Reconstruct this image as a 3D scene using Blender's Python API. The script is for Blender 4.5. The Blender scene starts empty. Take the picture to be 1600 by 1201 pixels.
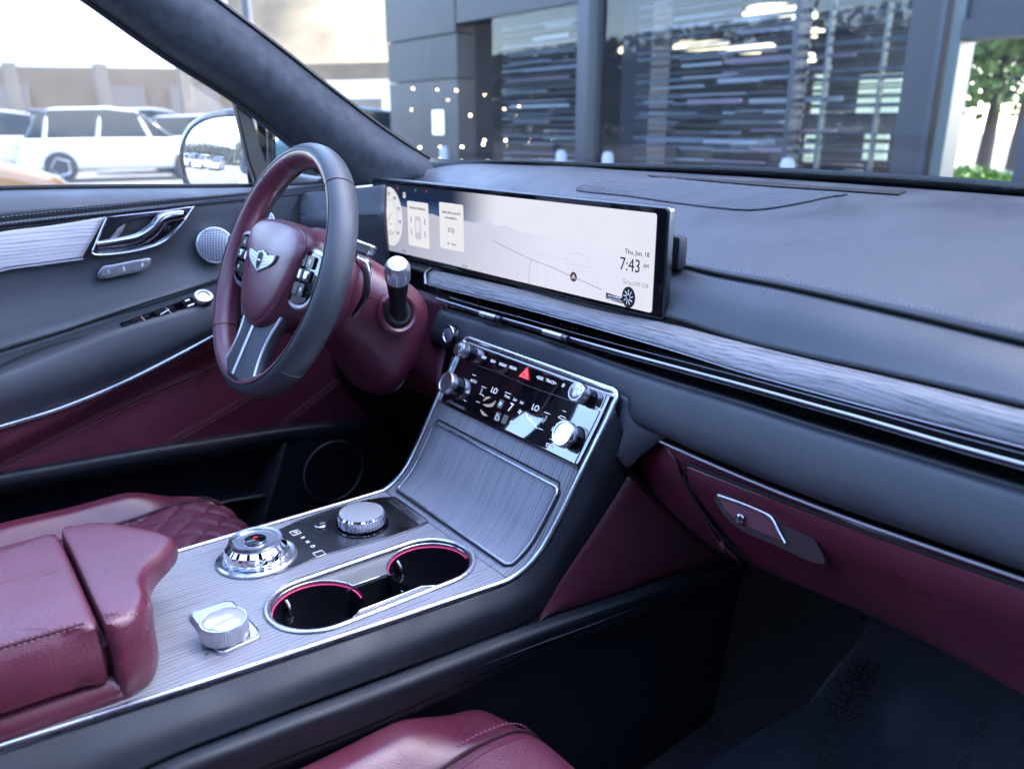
import bpy, bmesh, math, random
import numpy as np
from mathutils import Vector, Matrix

# ------------------------------------------------------------------ camera
SC = bpy.context.scene
FPX = 1250.0
YAW = math.radians(52.7); PIT = math.radians(17.87)
CAM = np.array([.78, 0, 1.30])
FW = np.array([-math.sin(YAW)*math.cos(PIT), math.cos(YAW)*math.cos(PIT), -math.sin(PIT)])
RT = np.array([math.cos(YAW), math.sin(YAW), 0.]); UP = np.cross(RT, FW)
cd = bpy.data.cameras.new('camera'); co = bpy.data.objects.new('camera', cd); SC.collection.objects.link(co)
co.matrix_world = Matrix(((RT[0], UP[0], -FW[0], CAM[0]), (RT[1], UP[1], -FW[1], CAM[1]), (RT[2], UP[2], -FW[2], CAM[2]), (0, 0, 0, 1)))
cd.sensor_width = 36; cd.lens = 36*FPX/1600; cd.clip_start = .02; cd.clip_end = 500
cd.dof.use_dof = True; cd.dof.focus_distance = 1.05; cd.dof.aperture_fstop = 28.1/6.4
SC.camera = co

# ------------------------------------------------------------------ sky, sun, exposure
SUN_EL = math.radians(50); SUN_AZ = math.radians(8)      # ahead of the car, behind the showroom
w = bpy.data.worlds.new('World'); SC.world = w; w.use_nodes = True
nt = w.node_tree; bg = nt.nodes['Background']
sky = nt.nodes.new('ShaderNodeTexSky'); sky.sky_type = 'NISHITA'; sky.sun_disc = False
sky.sun_elevation = SUN_EL; sky.sun_rotation = SUN_AZ; sky.dust_density = 1.5; sky.air_density = 1.0
wb_ = nt.nodes.new('ShaderNodeMix'); wb_.data_type = 'RGBA'; wb_.blend_type = 'MULTIPLY'; wb_.inputs['Factor'].default_value = 1; wb_.inputs['B'].default_value = (1.01, 1.01, 1.08, 1)   # white balance of the photograph
nt.links.new(sky.outputs[0], wb_.inputs['A']); nt.links.new(wb_.outputs['Result'], bg.inputs[0]); bg.inputs[1].default_value = .14
sl = bpy.data.lights.new('sun', 'SUN'); sl.energy = 2.0; sl.angle = math.radians(.53); sl.color = (1, .95, .88)
so = bpy.data.objects.new('sun', sl); SC.collection.objects.link(so)
sd = Vector((math.sin(SUN_AZ)*math.cos(SUN_EL), math.cos(SUN_AZ)*math.cos(SUN_EL), math.sin(SUN_EL)))
so.rotation_euler = sd.to_track_quat('Z', 'Y').to_euler(); so.location = (2, 5, 12)
SC.view_settings.view_transform = 'Standard'; SC.view_settings.look = 'None'
EXPO = 3.8; EK = 2**(1.6-EXPO)          # EK keeps lamps and screens steady when the exposure is tuned
SC.view_settings.exposure = EXPO; SC.view_settings.gamma = 1; SC.view_settings.use_curve_mapping = False

# ------------------------------------------------------------------ measuring: sight lines met with real planes of the car
def ray(x, y): return FW + RT*(x-800)/FPX + UP*(600-y)/FPX
def PX(x, y, v): r = ray(x, y); return CAM + r*(v-CAM[0])/r[0]
def PY(x, y, v): r = ray(x, y); return CAM + r*(v-CAM[1])/r[1]
def PZ(x, y, v): r = ray(x, y); return CAM + r*(v-CAM[2])/r[2]
def onp(x, y, o, n): r = ray(x, y); return CAM + r*(((np.asarray(o)-CAM)@n)/(r@n))
def _c(fn, v, pts):
    vs = v if hasattr(v, '__len__') else [v]*len(pts)
    return [fn(p[0], p[1], q) for p, q in zip(pts, vs)]
def cx(v, pts): return _c(PX, v, pts)
def cy(v, pts): return _c(PY, v, pts)
def cz(v, pts): return _c(PZ, v, pts)

# ------------------------------------------------------------------ materials
M = {}
def mat(name, col, rough=.5, metal=0., bump=None, var=None, spec=.5, coat=0., emit=None, sheen=0., trans=0., aniso=0.):
    m = bpy.data.materials.new(name); m.use_nodes = True; n = m.node_tree; b = n.nodes['Principled BSDF']
    b.inputs['Base Color'].default_value = (*col, 1); b.inputs['Roughness'].default_value = rough
    b.inputs['Metallic'].default_value = metal; b.inputs['Specular IOR Level'].default_value = spec
    b.inputs['Coat Weight'].default_value = coat; b.inputs['Sheen Weight'].default_value = sheen
    b.inputs['Transmission Weight'].default_value = trans; b.inputs['Anisotropic'].default_value = aniso
    if sheen: b.inputs['Sheen Roughness'].default_value = .4
    if emit:
        b.inputs['Emission Color'].default_value = (*emit[0], 1); b.inputs['Emission Strength'].default_value = emit[1]*EK
    geo = n.nodes.new('ShaderNodeNewGeometry')
    if var:                                     # (scale, amount, detail): soft mottling of the colour
        t = n.nodes.new('ShaderNodeTexNoise'); t.inputs['Scale'].default_value = var[0]; t.inputs['Detail'].default_value = var[2]
        n.links.new(geo.outputs['Position'], t.inputs['Vector'])
        r = n.nodes.new('ShaderNodeValToRGB')
        r.color_ramp.elements[0].position = .3; r.color_ramp.elements[1].position = .72
        r.color_ramp.elements[0].color = (*[c*(1-var[1]) for c in col], 1)
        r.color_ramp.elements[1].color = (*[min(1, c*(1+var[1])) for c in col], 1)
        n.links.new(t.outputs['Fac'], r.inputs[0]); n.links.new(r.outputs[0], b.inputs['Base Color'])
    if bump:                                    # (kind, scale, strength)
        if bump[0] == 'voronoi':
            t = n.nodes.new('ShaderNodeTexVoronoi'); t.inputs['Scale'].default_value = bump[1]; out = t.outputs['Distance']
        else:
            t = n.nodes.new('ShaderNodeTexNoise'); t.inputs['Scale'].default_value = bump[1]; t.inputs['Detail'].default_value = 3; out = t.outputs['Fac']
        n.links.new(geo.outputs['Position'], t.inputs['Vector'])
        bp = n.nodes.new('ShaderNodeBump'); bp.inputs['Strength'].default_value = bump[2]; bp.inputs['Distance'].default_value = .001
        n.links.new(out, bp.inputs['Height']); n.links.new(bp.outputs[0], b.inputs['Normal'])
        # uneven wear of the finish
        t2 = n.nodes.new('ShaderNodeTexNoise'); t2.inputs['Scale'].default_value = 14; t2.inputs['Detail'].default_value = 5
        n.links.new(geo.outputs['Position'], t2.inputs['Vector'])
        mr = n.nodes.new('ShaderNodeMapRange'); mr.inputs['From Min'].default_value = .3; mr.inputs['From Max'].default_value = .7; mr.inputs['To Min'].default_value = max(.02, rough-.11); mr.inputs['To Max'].default_value = min(1, rough+.11)
        n.links.new(t2.outputs['Fac'], mr.inputs['Value']); n.links.new(mr.outputs[0], b.inputs['Roughness'])
    M[name] = m; return m

SLATE = (.035, .039, .050)
mat('slate_leather', SLATE, .46, bump=('voronoi', 950, .28), var=(7, .14, 5), spec=.6)
mat('slate_plastic', (.007, .009, .015), .5, bump=('voronoi', 1300, .22), var=(9, .08, 3))
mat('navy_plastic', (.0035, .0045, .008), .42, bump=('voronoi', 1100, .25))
mat('burgundy_leather', (.102, .0175, .036), .35, bump=('voronoi', 640, .26), var=(9, .16, 5), spec=.65, coat=.16)
M['burgundy_leather'].node_tree.nodes['Principled BSDF'].inputs['Coat Roughness'].default_value = .30
mat('burgundy_fine', (.08, .015, .031), .46, bump=('voronoi', 700, .35), var=(8, .08, 4))
mat('burgundy_perforated', (.105, .017, .036), .55, bump=('voronoi', 380, .55), var=(10, .10, 4))
mat('burgundy_thread', (.30, .10, .14), .7)
mat('slate_thread', (.22, .24, .30), .7)
mat('suede', (.027, .032, .044), .95, bump=('noise', 500, .5), var=(48, .34, 8), sheen=.22)
mat('black_plastic', (.006, .006, .008), .38, bump=('voronoi', 1200, .15))
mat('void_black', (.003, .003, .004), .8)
mat('piano_black', (.004, .004, .006), .04, spec=.6)
mat('control_black', (.004, .004, .006), .035, spec=1.)
M['control_black'].node_tree.nodes['Principled BSDF'].inputs['IOR'].default_value = 1.9
mat('dim_silver', (.42, .42, .47), .30, 1.)
mat('frit_black', (.003, .003, .004), .25)
mat('chrome', (.80, .80, .84), .10, 1.)
mat('satin_silver', (.62, .62, .67), .27, 1., bump=('noise', 500, .05))
mat('dark_satin', (.16, .16, .18), .32, 1., bump=('noise', 600, .05))
mat('smoked_chrome', (.30, .30, .34), .14, 1.)
mat('crystal', (.90, .91, .95), .03, 1., spec=.8)
mat('crystal_white', (.50, .51, .55), .16, .4, coat=1.)
mat('rubber', (.008, .008, .009), .7)
mat('mirror_glass', (.92, .93, .95), .02, 1.)
mat('carpet', (.013, .015, .020), .98, bump=('noise', 420, 1.0), var=(240, .8, 4))
mat('white_print', (.75, .76, .80), .5, emit=((.85, .87, 1), .16))
mat('black_print', (.004, .004, .005), .6)
mat('red_print', (.55, .01, .02), .4, emit=((1, .03, .05), .20))
mat('pink_glow', (.7, .05, .2), .4, emit=((1, .06, .28), .13))
mat('icon_plate', (.06, .06, .07), .3, emit=((.3, .3, .33), .05))

def lnk(m): return m.node_tree.nodes, m.node_tree.links
def wood(name, light, dark, axis, pitch, stripe, streak):
    """ash veneer; grain runs along axis ('X' or 'Y'), with fine open pores; pitch = spacing of the combed lines across it"""
    m = mat(name, light, .42, spec=.45); N, L = lnk(m); b = N['Principled BSDF']
    g = N.new('ShaderNodeNewGeometry'); mp = N.new('ShaderNodeMapping')
    sc = {'X': (26, 300, 300), 'Y': (460, 9, 9), 'D': (300, 9, 420)}[axis]
    mp.inputs['Scale'].default_value = sc
    nz = N.new('ShaderNodeTexNoise'); nz.inputs['Scale'].default_value = 1; nz.inputs['Detail'].default_value = 6; nz.inputs['Roughness'].default_value = .65
    L.new(g.outputs['Position'], mp.inputs[0]); L.new(mp.outputs[0], nz.inputs['Vector'])
    r1 = N.new('ShaderNodeValToRGB'); r1.color_ramp.elements[0].position = .39; r1.color_ramp.elements[1].position = .52
    r1.color_ramp.elements[0].color = (*dark, 1); r1.color_ramp.elements[1].color = (*light, 1)
    L.new(nz.outputs['Fac'], r1.inputs[0])
    # combed lines, wandering a little
    big = N.new('ShaderNodeTexNoise'); big.inputs['Scale'].default_value = 5; big.inputs['Detail'].default_value = 2
    L.new(g.outputs['Position'], big.inputs['Vector'])
    sx = N.new('ShaderNodeSeparateXYZ'); L.new(g.outputs['Position'], sx.inputs[0])
    cross = {'X': ('Z', 'Y'), 'Y': ('X', None), 'D': ('Z', 'X')}[axis]
    v = sx.outputs[cross[0]]
    if cross[1]:
        sb = N.new('ShaderNodeMath'); sb.operation = 'MULTIPLY_ADD'; sb.inputs[1].default_value = .6
        L.new(sx.outputs[cross[1]], sb.inputs[0]); L.new(v, sb.inputs[2]); v = sb.outputs[0]
    wob = N.new('ShaderNodeMath'); wob.operation = 'MULTIPLY_ADD'; wob.inputs[1].default_value = streak
    L.new(big.outputs['Fac'], wob.inputs[0]); L.new(v, wob.inputs[2])
    fr = N.new('ShaderNodeMath'); fr.operation = 'MULTIPLY'; fr.inputs[1].default_value = 2*math.pi/pitch; L.new(wob.outputs[0], fr.inputs[0])
    sn = N.new('ShaderNodeMath'); sn.operation = 'SINE'; L.new(fr.outputs[0], sn.inputs[0])
    mr = N.new('ShaderNodeMapRange'); mr.inputs['From Min'].default_value = .55; mr.inputs['From Max'].default_value = .95
    L.new(sn.outputs[0], mr.inputs['Value'])
    pm = N.new('ShaderNodeMapRange'); pm.inputs['From Min'].default_value = .3; pm.inputs['From Max'].default_value = .6; pm.inputs['To Min'].default_value = 1; pm.inputs['To Max'].default_value = .35
    L.new(nz.outputs['Fac'], pm.inputs['Value'])
    ml = N.new('ShaderNodeMath'); ml.operation = 'MULTIPLY'; L.new(mr.outputs[0], ml.inputs[0]); L.new(pm.outputs[0], ml.inputs[1])
    m2 = N.new('ShaderNodeMath'); m2.operation = 'MULTIPLY'; m2.inputs[1].default_value = stripe; L.new(ml.outputs[0], m2.inputs[0])
    mx = N.new('ShaderNodeMix'); mx.data_type = 'RGBA'; L.new(m2.outputs[0], mx.inputs['Factor']); L.new(r1.outputs[0], mx.inputs['A'])
    mx.inputs['B'].default_value = (*[c*.35 for c in dark], 1); L.new(mx.outputs['Result'], b.inputs['Base Color'])
    iv = N.new('ShaderNodeMath'); iv.operation = 'SUBTRACT'; iv.inputs[0].default_value = 1; L.new(m2.outputs[0], iv.inputs[1])
    bp = N.new('ShaderNodeBump'); bp.inputs['Strength'].default_value = .35; bp.inputs['Distance'].default_value = .0006
    L.new(iv.outputs[0], bp.inputs['Height']); L.new(bp.outputs[0], b.inputs['Normal'])
    return m
wood('ash_console', (.235, .235, .258), (.175, .175, .198), 'Y', .0062, 1., .004)
wood('ash_lid', (.25, .25, .285), (.185, .185, .215), 'Y', .0048, .9, .014)
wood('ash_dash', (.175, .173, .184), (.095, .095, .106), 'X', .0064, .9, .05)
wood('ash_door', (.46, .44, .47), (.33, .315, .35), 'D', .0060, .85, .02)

def thin_glass(name, tint, rough=0., facing=.06):
    m = bpy.data.materials.new(name); m.use_nodes = True; N, L = lnk(m); N.clear()
    o = N.new('ShaderNodeOutputMaterial'); t = N.new('ShaderNodeBsdfTransparent'); t.inputs[0].default_value = (*tint, 1)
    g = N.new('ShaderNodeBsdfGlossy'); g.inputs['Roughness'].default_value = rough
    fz = N.new('ShaderNodeFresnel'); fz.inputs['IOR'].default_value = 1.45
    mx = N.new('ShaderNodeMixShader'); gb = N.new('ShaderNodeNewGeometry'); iv = N.new('ShaderNodeMath'); iv.operation = 'SUBTRACT'; iv.inputs[0].default_value = 1; L.new(gb.outputs['Backfacing'], iv.inputs[1]); ml = N.new('ShaderNodeMath'); ml.operation = 'MULTIPLY'; L.new(fz.outputs[0], ml.inputs[0]); L.new(iv.outputs[0], ml.inputs[1]); L.new(ml.outputs[0], mx.inputs[0]); L.new(t.outputs[0], mx.inputs[1]); L.new(g.outputs[0], mx.inputs[2])
    L.new(mx.outputs[0], o.inputs[0]); M[name] = m; return m
thin_glass('window_glass', (.93, .95, .95))
sg_ = thin_glass('hazed_glass', (.93, .94, .94)); N_, L_g = lnk(sg_); tr_ = N_.new('ShaderNodeBsdfTranslucent'); tr_.inputs[0].default_value = (.9, .88, .85, 1); md_ = N_.new('ShaderNodeMixShader'); md_.inputs[0].default_value = .04  # translucent share adds a haze that stands in for window reflections
old_ = [n for n in N_ if n.type == 'MIX_SHADER' and n != md_][0]; L_g.new(old_.outputs[0], md_.inputs[1]); L_g.new(tr_.outputs[0], md_.inputs[2]); L_g.new(md_.outputs[0], [n for n in N_ if n.type == 'OUTPUT_MATERIAL'][0].inputs[0])
fm_ = thin_glass('plastic_film', (.90, .91, .96), .30); N_, L_f = lnk(fm_)
[n for n in N_ if n.type == 'BSDF_GLOSSY'][0].inputs[0].default_value = (.10, .10, .11, 1)
df_ = N_.new('ShaderNodeBsdfDiffuse'); df_.inputs[0].default_value = (.26, .28, .34, 1); ms_ = N_.new('ShaderNodeMixShader'); ms_.inputs[0].default_value = .045
old_ = [n for n in N_ if n.type == 'MIX_SHADER' and n != ms_][0]; L_f.new(old_.outputs[0], ms_.inputs[1]); L_f.new(df_.outputs[0], ms_.inputs[2]); L_f.new(ms_.outputs[0], [n for n in N_ if n.type == 'OUTPUT_MATERIAL'][0].inputs[0])

# ------------------------------------------------------------------ objects
COL = SC.collection
WLOC = {}
def _link(o, loc, parent):
    COL.objects.link(o); o.location = loc; WLOC[o.name] = Vector(loc)
    if parent is not None:
        o.parent = parent; o.matrix_parent_inverse = Matrix.Translation(-WLOC[parent.name])
    return o
def tag(o, label=None, cat=None, group=None, kind=None):
    if label: o['label'] = label
    if cat: o['category'] = cat
    if group: o['group'] = group
    if kind: o['kind'] = kind
    return o
def thing(name, label, cat, loc, group=None):
    o = bpy.data.objects.new(name, None); o.empty_display_size = .05; _link(o, Vector([float(c) for c in loc]), None)
    return tag(o, label, cat, group)
def finish(name, me, m, parent, sharp=38):
    me.shade_smooth(); me.set_sharp_from_angle(angle=math.radians(sharp))
    if not me.materials: me.materials.append(M[m] if isinstance(m, str) else m)
    n = len(me.vertices); a = np.empty(n*3); me.vertices.foreach_get('co', a); a = a.reshape(-1, 3)
    c = (a.min(0)+a.max(0))/2; me.vertices.foreach_set('co', (a-c).ravel()); me.update()
    return _link(bpy.data.objects.new(name, me), Vector(c.tolist()), parent)
def mesh(name, V, Fc, m, parent=None, sharp=38):
    me = bpy.data.meshes.new(name); me.from_pydata([tuple(map(float, v)) for v in V], [], Fc); me.validate(); return finish(name, me, m, parent, sharp)
def cr(P, n, closed=False):
    P = [np.asarray(p, float) for p in P]
    if len(P) == 2 and not closed: return [P[0]+(P[1]-P[0])*i/(n-1) for i in range(n)]
    Q = [P[-1]]+P+[P[0], P[1]] if closed else [2*P[0]-P[1]]+P+[2*P[-1]-P[-2]]
    seg = len(Q)-3; L = [0]
    dens = []
    for i in range(seg):
        p0, p1, p2, p3 = Q[i:i+4]
        for k in range(16):
            t = k/16; dens.append(.5*((2*p1)+(-p0+p2)*t+(2*p0-5*p1+4*p2-p3)*t*t+(-p0+3*p1-3*p2+p3)*t**3))
    dens.append(Q[-2]); D = np.array(dens); d = np.r_[0, np.cumsum(np.linalg.norm(np.diff(D, axis=0), axis=1))]
    s = np.linspace(0, d[-1], n+1 if closed else n)
    R = np.stack([np.interp(s, d, D[:, k]) for k in range(D.shape[1])], 1)
    return list(R[:-1] if closed else R)
def gridfaces(nu, nv, cu=False, cv=False):
    f = []
    for i in range(nu if cu else nu-1):
        for j in range(nv if cv else nv-1):
            a, b = i, (i+1) % nu; c, d = j, (j+1) % nv
            f.append((a*nv+c, b*nv+c, b*nv+d, a*nv+d))
    return f
def grid(name, G, m, parent=None, thick=0., cu=False, cv=False, sharp=38, toward=None):
    G = np.asarray(G, float); nu, nv, _ = G.shape; V = G.reshape(-1, 3); Fc = gridfaces(nu, nv, cu, cv)
    e1 = G[1:, :-1]-G[:-1, :-1]; e2 = G[:-1, 1:]-G[:-1, :-1]; nn = np.cross(e1, e2); ctr = G[:-1, :-1]
    t = CAM if toward is None else np.asarray(toward)
    if not (cu or cv) and (nn*(t-ctr)).sum() < 0: Fc = [q[::-1] for q in Fc]
    o = mesh(name, V, Fc, m, parent, sharp)
    if thick:
        md = o.modifiers.new('thickness', 'SOLIDIFY'); md.thickness = thick; md.offset = -1; md.use_rim = True
    return o
def loft(name, curves, m, parent=None, nu=60, nv=6, thick=.004, smooth=True, sharp=38):
    C = np.array([cr(c, nu) for c in curves])            # ncurves, nu, 3
    k = C.shape[0]; n = (k-1)*nv+1
    if smooth and k > 2: G = np.array([cr(list(C[:, i]), n) for i in range(nu)])
    else:
        G = np.array([[C[min(j//nv, k-2), i]+(C[min(j//nv, k-2)+1, i]-C[min(j//nv, k-2), i])*((j-min(j//nv, k-2)*nv)/nv) for j in range(n)] for i in range(nu)])
    return grid(name, G, m, parent, thick, sharp=sharp)
def tube(name, path, r, m, parent=None, n=10, closed=False, caps=True, flat=None, nrm=None, sharp=50):
    """swept round (or flattened: flat = second radius along nrm) bar"""
    P = np.array([np.asarray(p, float) for p in path]); k = len(P)
    T = np.roll(P, -1, 0)-np.roll(P, 1, 0) if closed else np.gradient(P, axis=0)
    T /= np.linalg.norm(T, axis=1)[:, None]+1e-12
    ref = np.array([0, 0, 1.]) if nrm is None else np.asarray(nrm, float)
    G = []
    rr = r if hasattr(r, '__len__') else [r]*k
    prev = None
    for i in range(k):
        rf = ref[i] if ref.ndim == 2 else ref
        a = rf-T[i]*(rf@T[i])
        if np.linalg.norm(a) < 1e-4:
            a = prev if prev is not None else np.cross(T[i], [1, 0, 0])
        a = a/np.linalg.norm(a); prev = a; b = np.cross(T[i], a)
        fl = rr[i] if flat is None else flat
        G.append([P[i]+a*fl*math.sin(2*math.pi*j/n)+b*rr[i]*math.cos(2*math.pi*j/n) for j in range(n)])
    G = np.array(G); Fc = gridfaces(k, n, closed, True)
    if caps and not closed: Fc += [tuple(range(n))[::-1], tuple((k-1)*n+j for j in range(n))]
    Fc = [q[::-1] for q in Fc]
    return mesh(name, G.reshape(-1, 3), Fc, m, parent, sharp)
def frame(z, x=None):
    z = np.asarray(z, float); z = z/np.linalg.norm(z)
    x = np.array([1., 0, 0]) if x is None else np.asarray(x, float)
    x = x-z*(x@z); x /= np.linalg.norm(x); return x, np.cross(z, x), z
def lathe(name, prof, o, axis, m, parent=None, n=40, xdir=None, flute=0., nf=0, sharp=38, caps=True):
    """prof: (radius, height) pairs; flute cuts nf facets into the rim"""
    x, y, z = frame(axis, xdir); o = np.asarray(o, float); V = []; k = len(prof)
    for r, h in prof:
        for j in range(n):
            a = 2*math.pi*j/n; q = r*(1-(flute*(.5+.5*math.cos(nf*a)) if nf and r > .002 else 0))
            V.append(o+x*q*math.cos(a)+y*q*math.sin(a)+z*h)
    Fc = [tuple(q) for q in gridfaces(k, n, False, True)]
    if caps and prof[0][0] > 1e-5: Fc.append(tuple(range(n)))
    if caps and prof[-1][0] > 1e-5: Fc.append(tuple((k-1)*n+j for j in range(n))[::-1])
    Fc = [q[::-1] for q in Fc]
    return mesh(name, V, Fc, m, parent, sharp)
def plate(name, loops, o, xd, yd, t, m, parent=None, bevel=0., sharp=38, res=3):
    """flat piece with holes: 2-D loops in the frame (o, xd, yd), thickness t below o along xd x yd"""
    cu = bpy.data.curves.new('c', 'CURVE'); cu.dimensions = '2D'; cu.fill_mode = 'BOTH'
    for lp in loops:
        s = cu.splines.new('POLY'); s.points.add(len(lp)-1); s.use_cyclic_u = True
        for p, q in zip(s.points, lp): p.co = (q[0], q[1], 0, 1)
    cu.extrude = max(t/2-bevel, 1e-5); cu.bevel_depth = bevel; cu.bevel_resolution = res; cu.offset = -bevel
    ob = bpy.data.objects.new('c', cu); me = bpy.data.meshes.new_from_object(ob)
    bpy.data.objects.remove(ob); bpy.data.curves.remove(cu)
    x = np.asarray(xd, float); x /= np.linalg.norm(x); y = np.asarray(yd, float); y = y-x*(x@y); y /= np.linalg.norm(y); z = np.cross(x, y)
    k = len(me.vertices); a = np.empty(k*3); me.vertices.foreach_get('co', a); a = a.reshape(-1, 3)
    P = np.asarray(o)+a[:, :1]*x+a[:, 1:2]*y+(a[:, 2:]-t/2)*z
    me.vertices.foreach_set('co', P.ravel()); me.name = name; me.materials.clear()
    return finish(name, me, m, parent, sharp)
def to2d(pts, o, xd, yd):
    x = np.asarray(xd, float); x = x/np.linalg.norm(x); y = np.asarray(yd, float); y = y-x*(x@y); y /= np.linalg.norm(y)
    return [((np.asarray(p)-o)@x, (np.asarray(p)-o)@y) for p in pts]
def rrect(w, h, r, n=6, cx_=0., cy_=0.):
    out = []
    for sx, sy, a0 in ((1, 1, 0), (-1, 1, 90), (-1, -1, 180), (1, -1, 270)):
        for i in range(n+1):
            a = math.radians(a0+90*i/n); out.append((cx_+sx*(w/2-r)+r*math.cos(a), cy_+sy*(h/2-r)+r*math.sin(a)))
    return out
def circ(r, n=48, cx_=0., cy_=0.): return [(cx_+r*math.cos(2*math.pi*i/n), cy_+r*math.sin(2*math.pi*i/n)) for i in range(n)]
def text(s, o, xd, yd, size, m, parent, align='CENTER', t=.0003, sx=1., bold=0., name='lettering'):
    cu = bpy.data.curves.new('t', 'FONT'); cu.body = s; cu.size = size; cu.align_x = align; cu.align_y = 'CENTER'; cu.extrude = t; cu.offset = bold; cu.resolution_u = 3
    ob = bpy.data.objects.new('t', cu); me = bpy.data.meshes.new_from_object(ob); bpy.data.objects.remove(ob); bpy.data.curves.remove(cu)
    x = np.asarray(xd, float); x /= np.linalg.norm(x); y = np.asarray(yd, float); y = y-x*(x@y); y /= np.linalg.norm(y); z = np.cross(x, y)
    k = len(me.vertices); a = np.empty(k*3); me.vertices.foreach_get('co', a); a = a.reshape(-1, 3)
    me.vertices.foreach_set('co', (np.asarray(o)+a[:, :1]*sx*x+a[:, 1:2]*y+a[:, 2:]*z).ravel()); me.materials.clear()
    return finish(name, me, m, parent, 30)
def box(name, lo, hi, m, parent=None, bevel=0.):
    bm = bmesh.new(); bmesh.ops.create_cube(bm, size=1)
    lo = np.asarray(lo, float); hi = np.asarray(hi, float)
    for v in bm.verts: v.co = Vector(((lo+hi)/2+np.array(v.co)*(hi-lo)).tolist())
    if bevel: bmesh.ops.bevel(bm, geom=bm.edges[:], offset=bevel, segments=2, affect='EDGES', profile=.6)
    me = bpy.data.meshes.new(name); bm.to_mesh(me); bm.free(); return finish(name, me, m, parent)
def stitch(name, path, m, parent, pitch=.0062, ln=.0042, r=.0007, nrm=None, lift=.0007):
    """one row of sewing thread: short rounded dashes, joined because they are too fine to pick apart"""
    P = np.array([np.asarray(p, float) for p in path]); d = np.r_[0, np.cumsum(np.linalg.norm(np.diff(P, axis=0), axis=1))]
    V = []; Fc = []; k = int(d[-1]/pitch)
    up = np.array([0, 0, 1.]) if nrm is None else np.asarray(nrm, float)
    for i in range(k):
        s = np.array([i*pitch, i*pitch+ln]); q = np.stack([np.interp(s, d, P[:, a]) for a in range(3)], 1)
        t = q[1]-q[0]; t /= np.linalg.norm(t)+1e-12; a = np.cross(t, up); a /= np.linalg.norm(a)+1e-12; b = np.cross(a, t)
        o = len(V)
        for p, rr in ((q[0]-up*r, .5), (q[0]*.7+q[1]*.3+up*lift, 1), (q[0]*.3+q[1]*.7+up*lift, 1), (q[1]-up*r, .5)):
            for u, v in ((1, 0), (0, 1), (-1, 0), (0, -1)): V.append(p+(a*u+b*v)*r*rr)
        for g in range(3):
            for e in range(4): Fc.append((o+g*4+e, o+g*4+(e+1) % 4, o+g*4+4+(e+1) % 4, o+g*4+4+e))
    if not V: return None
    return tag(mesh(name, V, Fc, m, parent), kind='stuff')
# ================================================================== SETTING: cabin floor, bulkhead, ground
g = box('ground', (-160, -80, -.3), (120, 160, 0), mat('asphalt', (.09, .088, .085), .9, var=(.6, .25, 6)), None); tag(g, kind='structure')
fl = loft('cabin_floor', [cy(.30, [(0, 0)])*0 + [np.array([x, y, z]) for x in (-.80, -.3, 0., .3, .80)] for y, z in ((-.6, .36), (.3, .36), (.75, .37), (1.02, .42), (1.22, .62), (1.30, .9))], 'carpet', None, 24, 5, .02)
tag(fl, kind='structure')
bk = box('bulkhead', (-.80, 1.31, .2), (.80, 1.34, 1.15), 'void_black'); tag(bk, kind='structure')

# ================================================================== DASHBOARD
DB = thing('dashboard', 'slate leather dashboard with ash trim strip and long air vent', 'dashboard', (0, .9, .9))
# windscreen-side edge of the pad, bowed forward in the middle of the car
WS_PX = [(640, 272), (690, 260), (735, 255.5), (830, 258), (897, 260), (982, 266), (1100, 272), (1330, 287), (1600, 307), (1800, 325)]
WS_Y = [.86, .93, .97, 1.03, 1.06, 1.09, 1.12, 1.13, 1.10, 1.04]
ws_edge = cr(cy(WS_Y, WS_PX), 60)
SEAM_PX = [(1057, 413), (1120, 427), (1220, 446), (1320, 468), (1420, 491), (1520, 515), (1600, 534), (1720, 566)]
seam = cy(.785, SEAM_PX)
# carry the seam on behind the display to the driver's side
seam_full = [np.array([x, .800, 1.128]) for x in (-.76, -.55, -.30, -.06)] + seam[1:]
seam_full = cr(seam_full, 60)
def crown(a, b, t, lift):
    a = np.array(a); b = np.array(b)
    return [p+(q-p)*t+np.array([0, 0, lift]) for p, q in zip(a, b)]
wsx = np.array(ws_edge); 
# same car-width position on both edges
def at_x(C, xs):
    C = np.array(C); o = np.argsort(C[:, 0]); return np.stack([np.interp(xs, C[o, 0], C[o, k]) if k else xs for k in range(3)], 1)
XS = np.linspace(-.74, .62, 96)
E0 = at_x(ws_edge, XS); E1 = at_x(seam_full, XS)
G = []
for i, x in enumerate(XS):
    hump = .018*math.exp(-((x+.40)/.20)**2)
    col = []
    for t in np.linspace(0, 1, 22):
        p = E1[i]+(E0[i]-E1[i])*t
        # seam edge climbs quickly, then the pad runs almost level to the glass
        z = E1[i, 2]+(E0[i, 2]-E1[i, 2])*(1-(1-t)**1.45)
        col.append((x, p[1], z+hump*math.sin(math.pi*min(1, t*1.05))))
    G.append(col)
top = grid('dash_pad', G, 'slate_leather', DB, .008)
# face between seam and veneer
WT_PX = [(1045, 496), (1150, 530), (1250, 554), (1350, 575), (1450, 597), (1600, 631), (1720, 660)]
wtop = cy([.738, .736, .732, .728, .725, .722, .72], WT_PX)
face_top = [p+np.array([0, -.004, -.003]) for p in seam]
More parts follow.
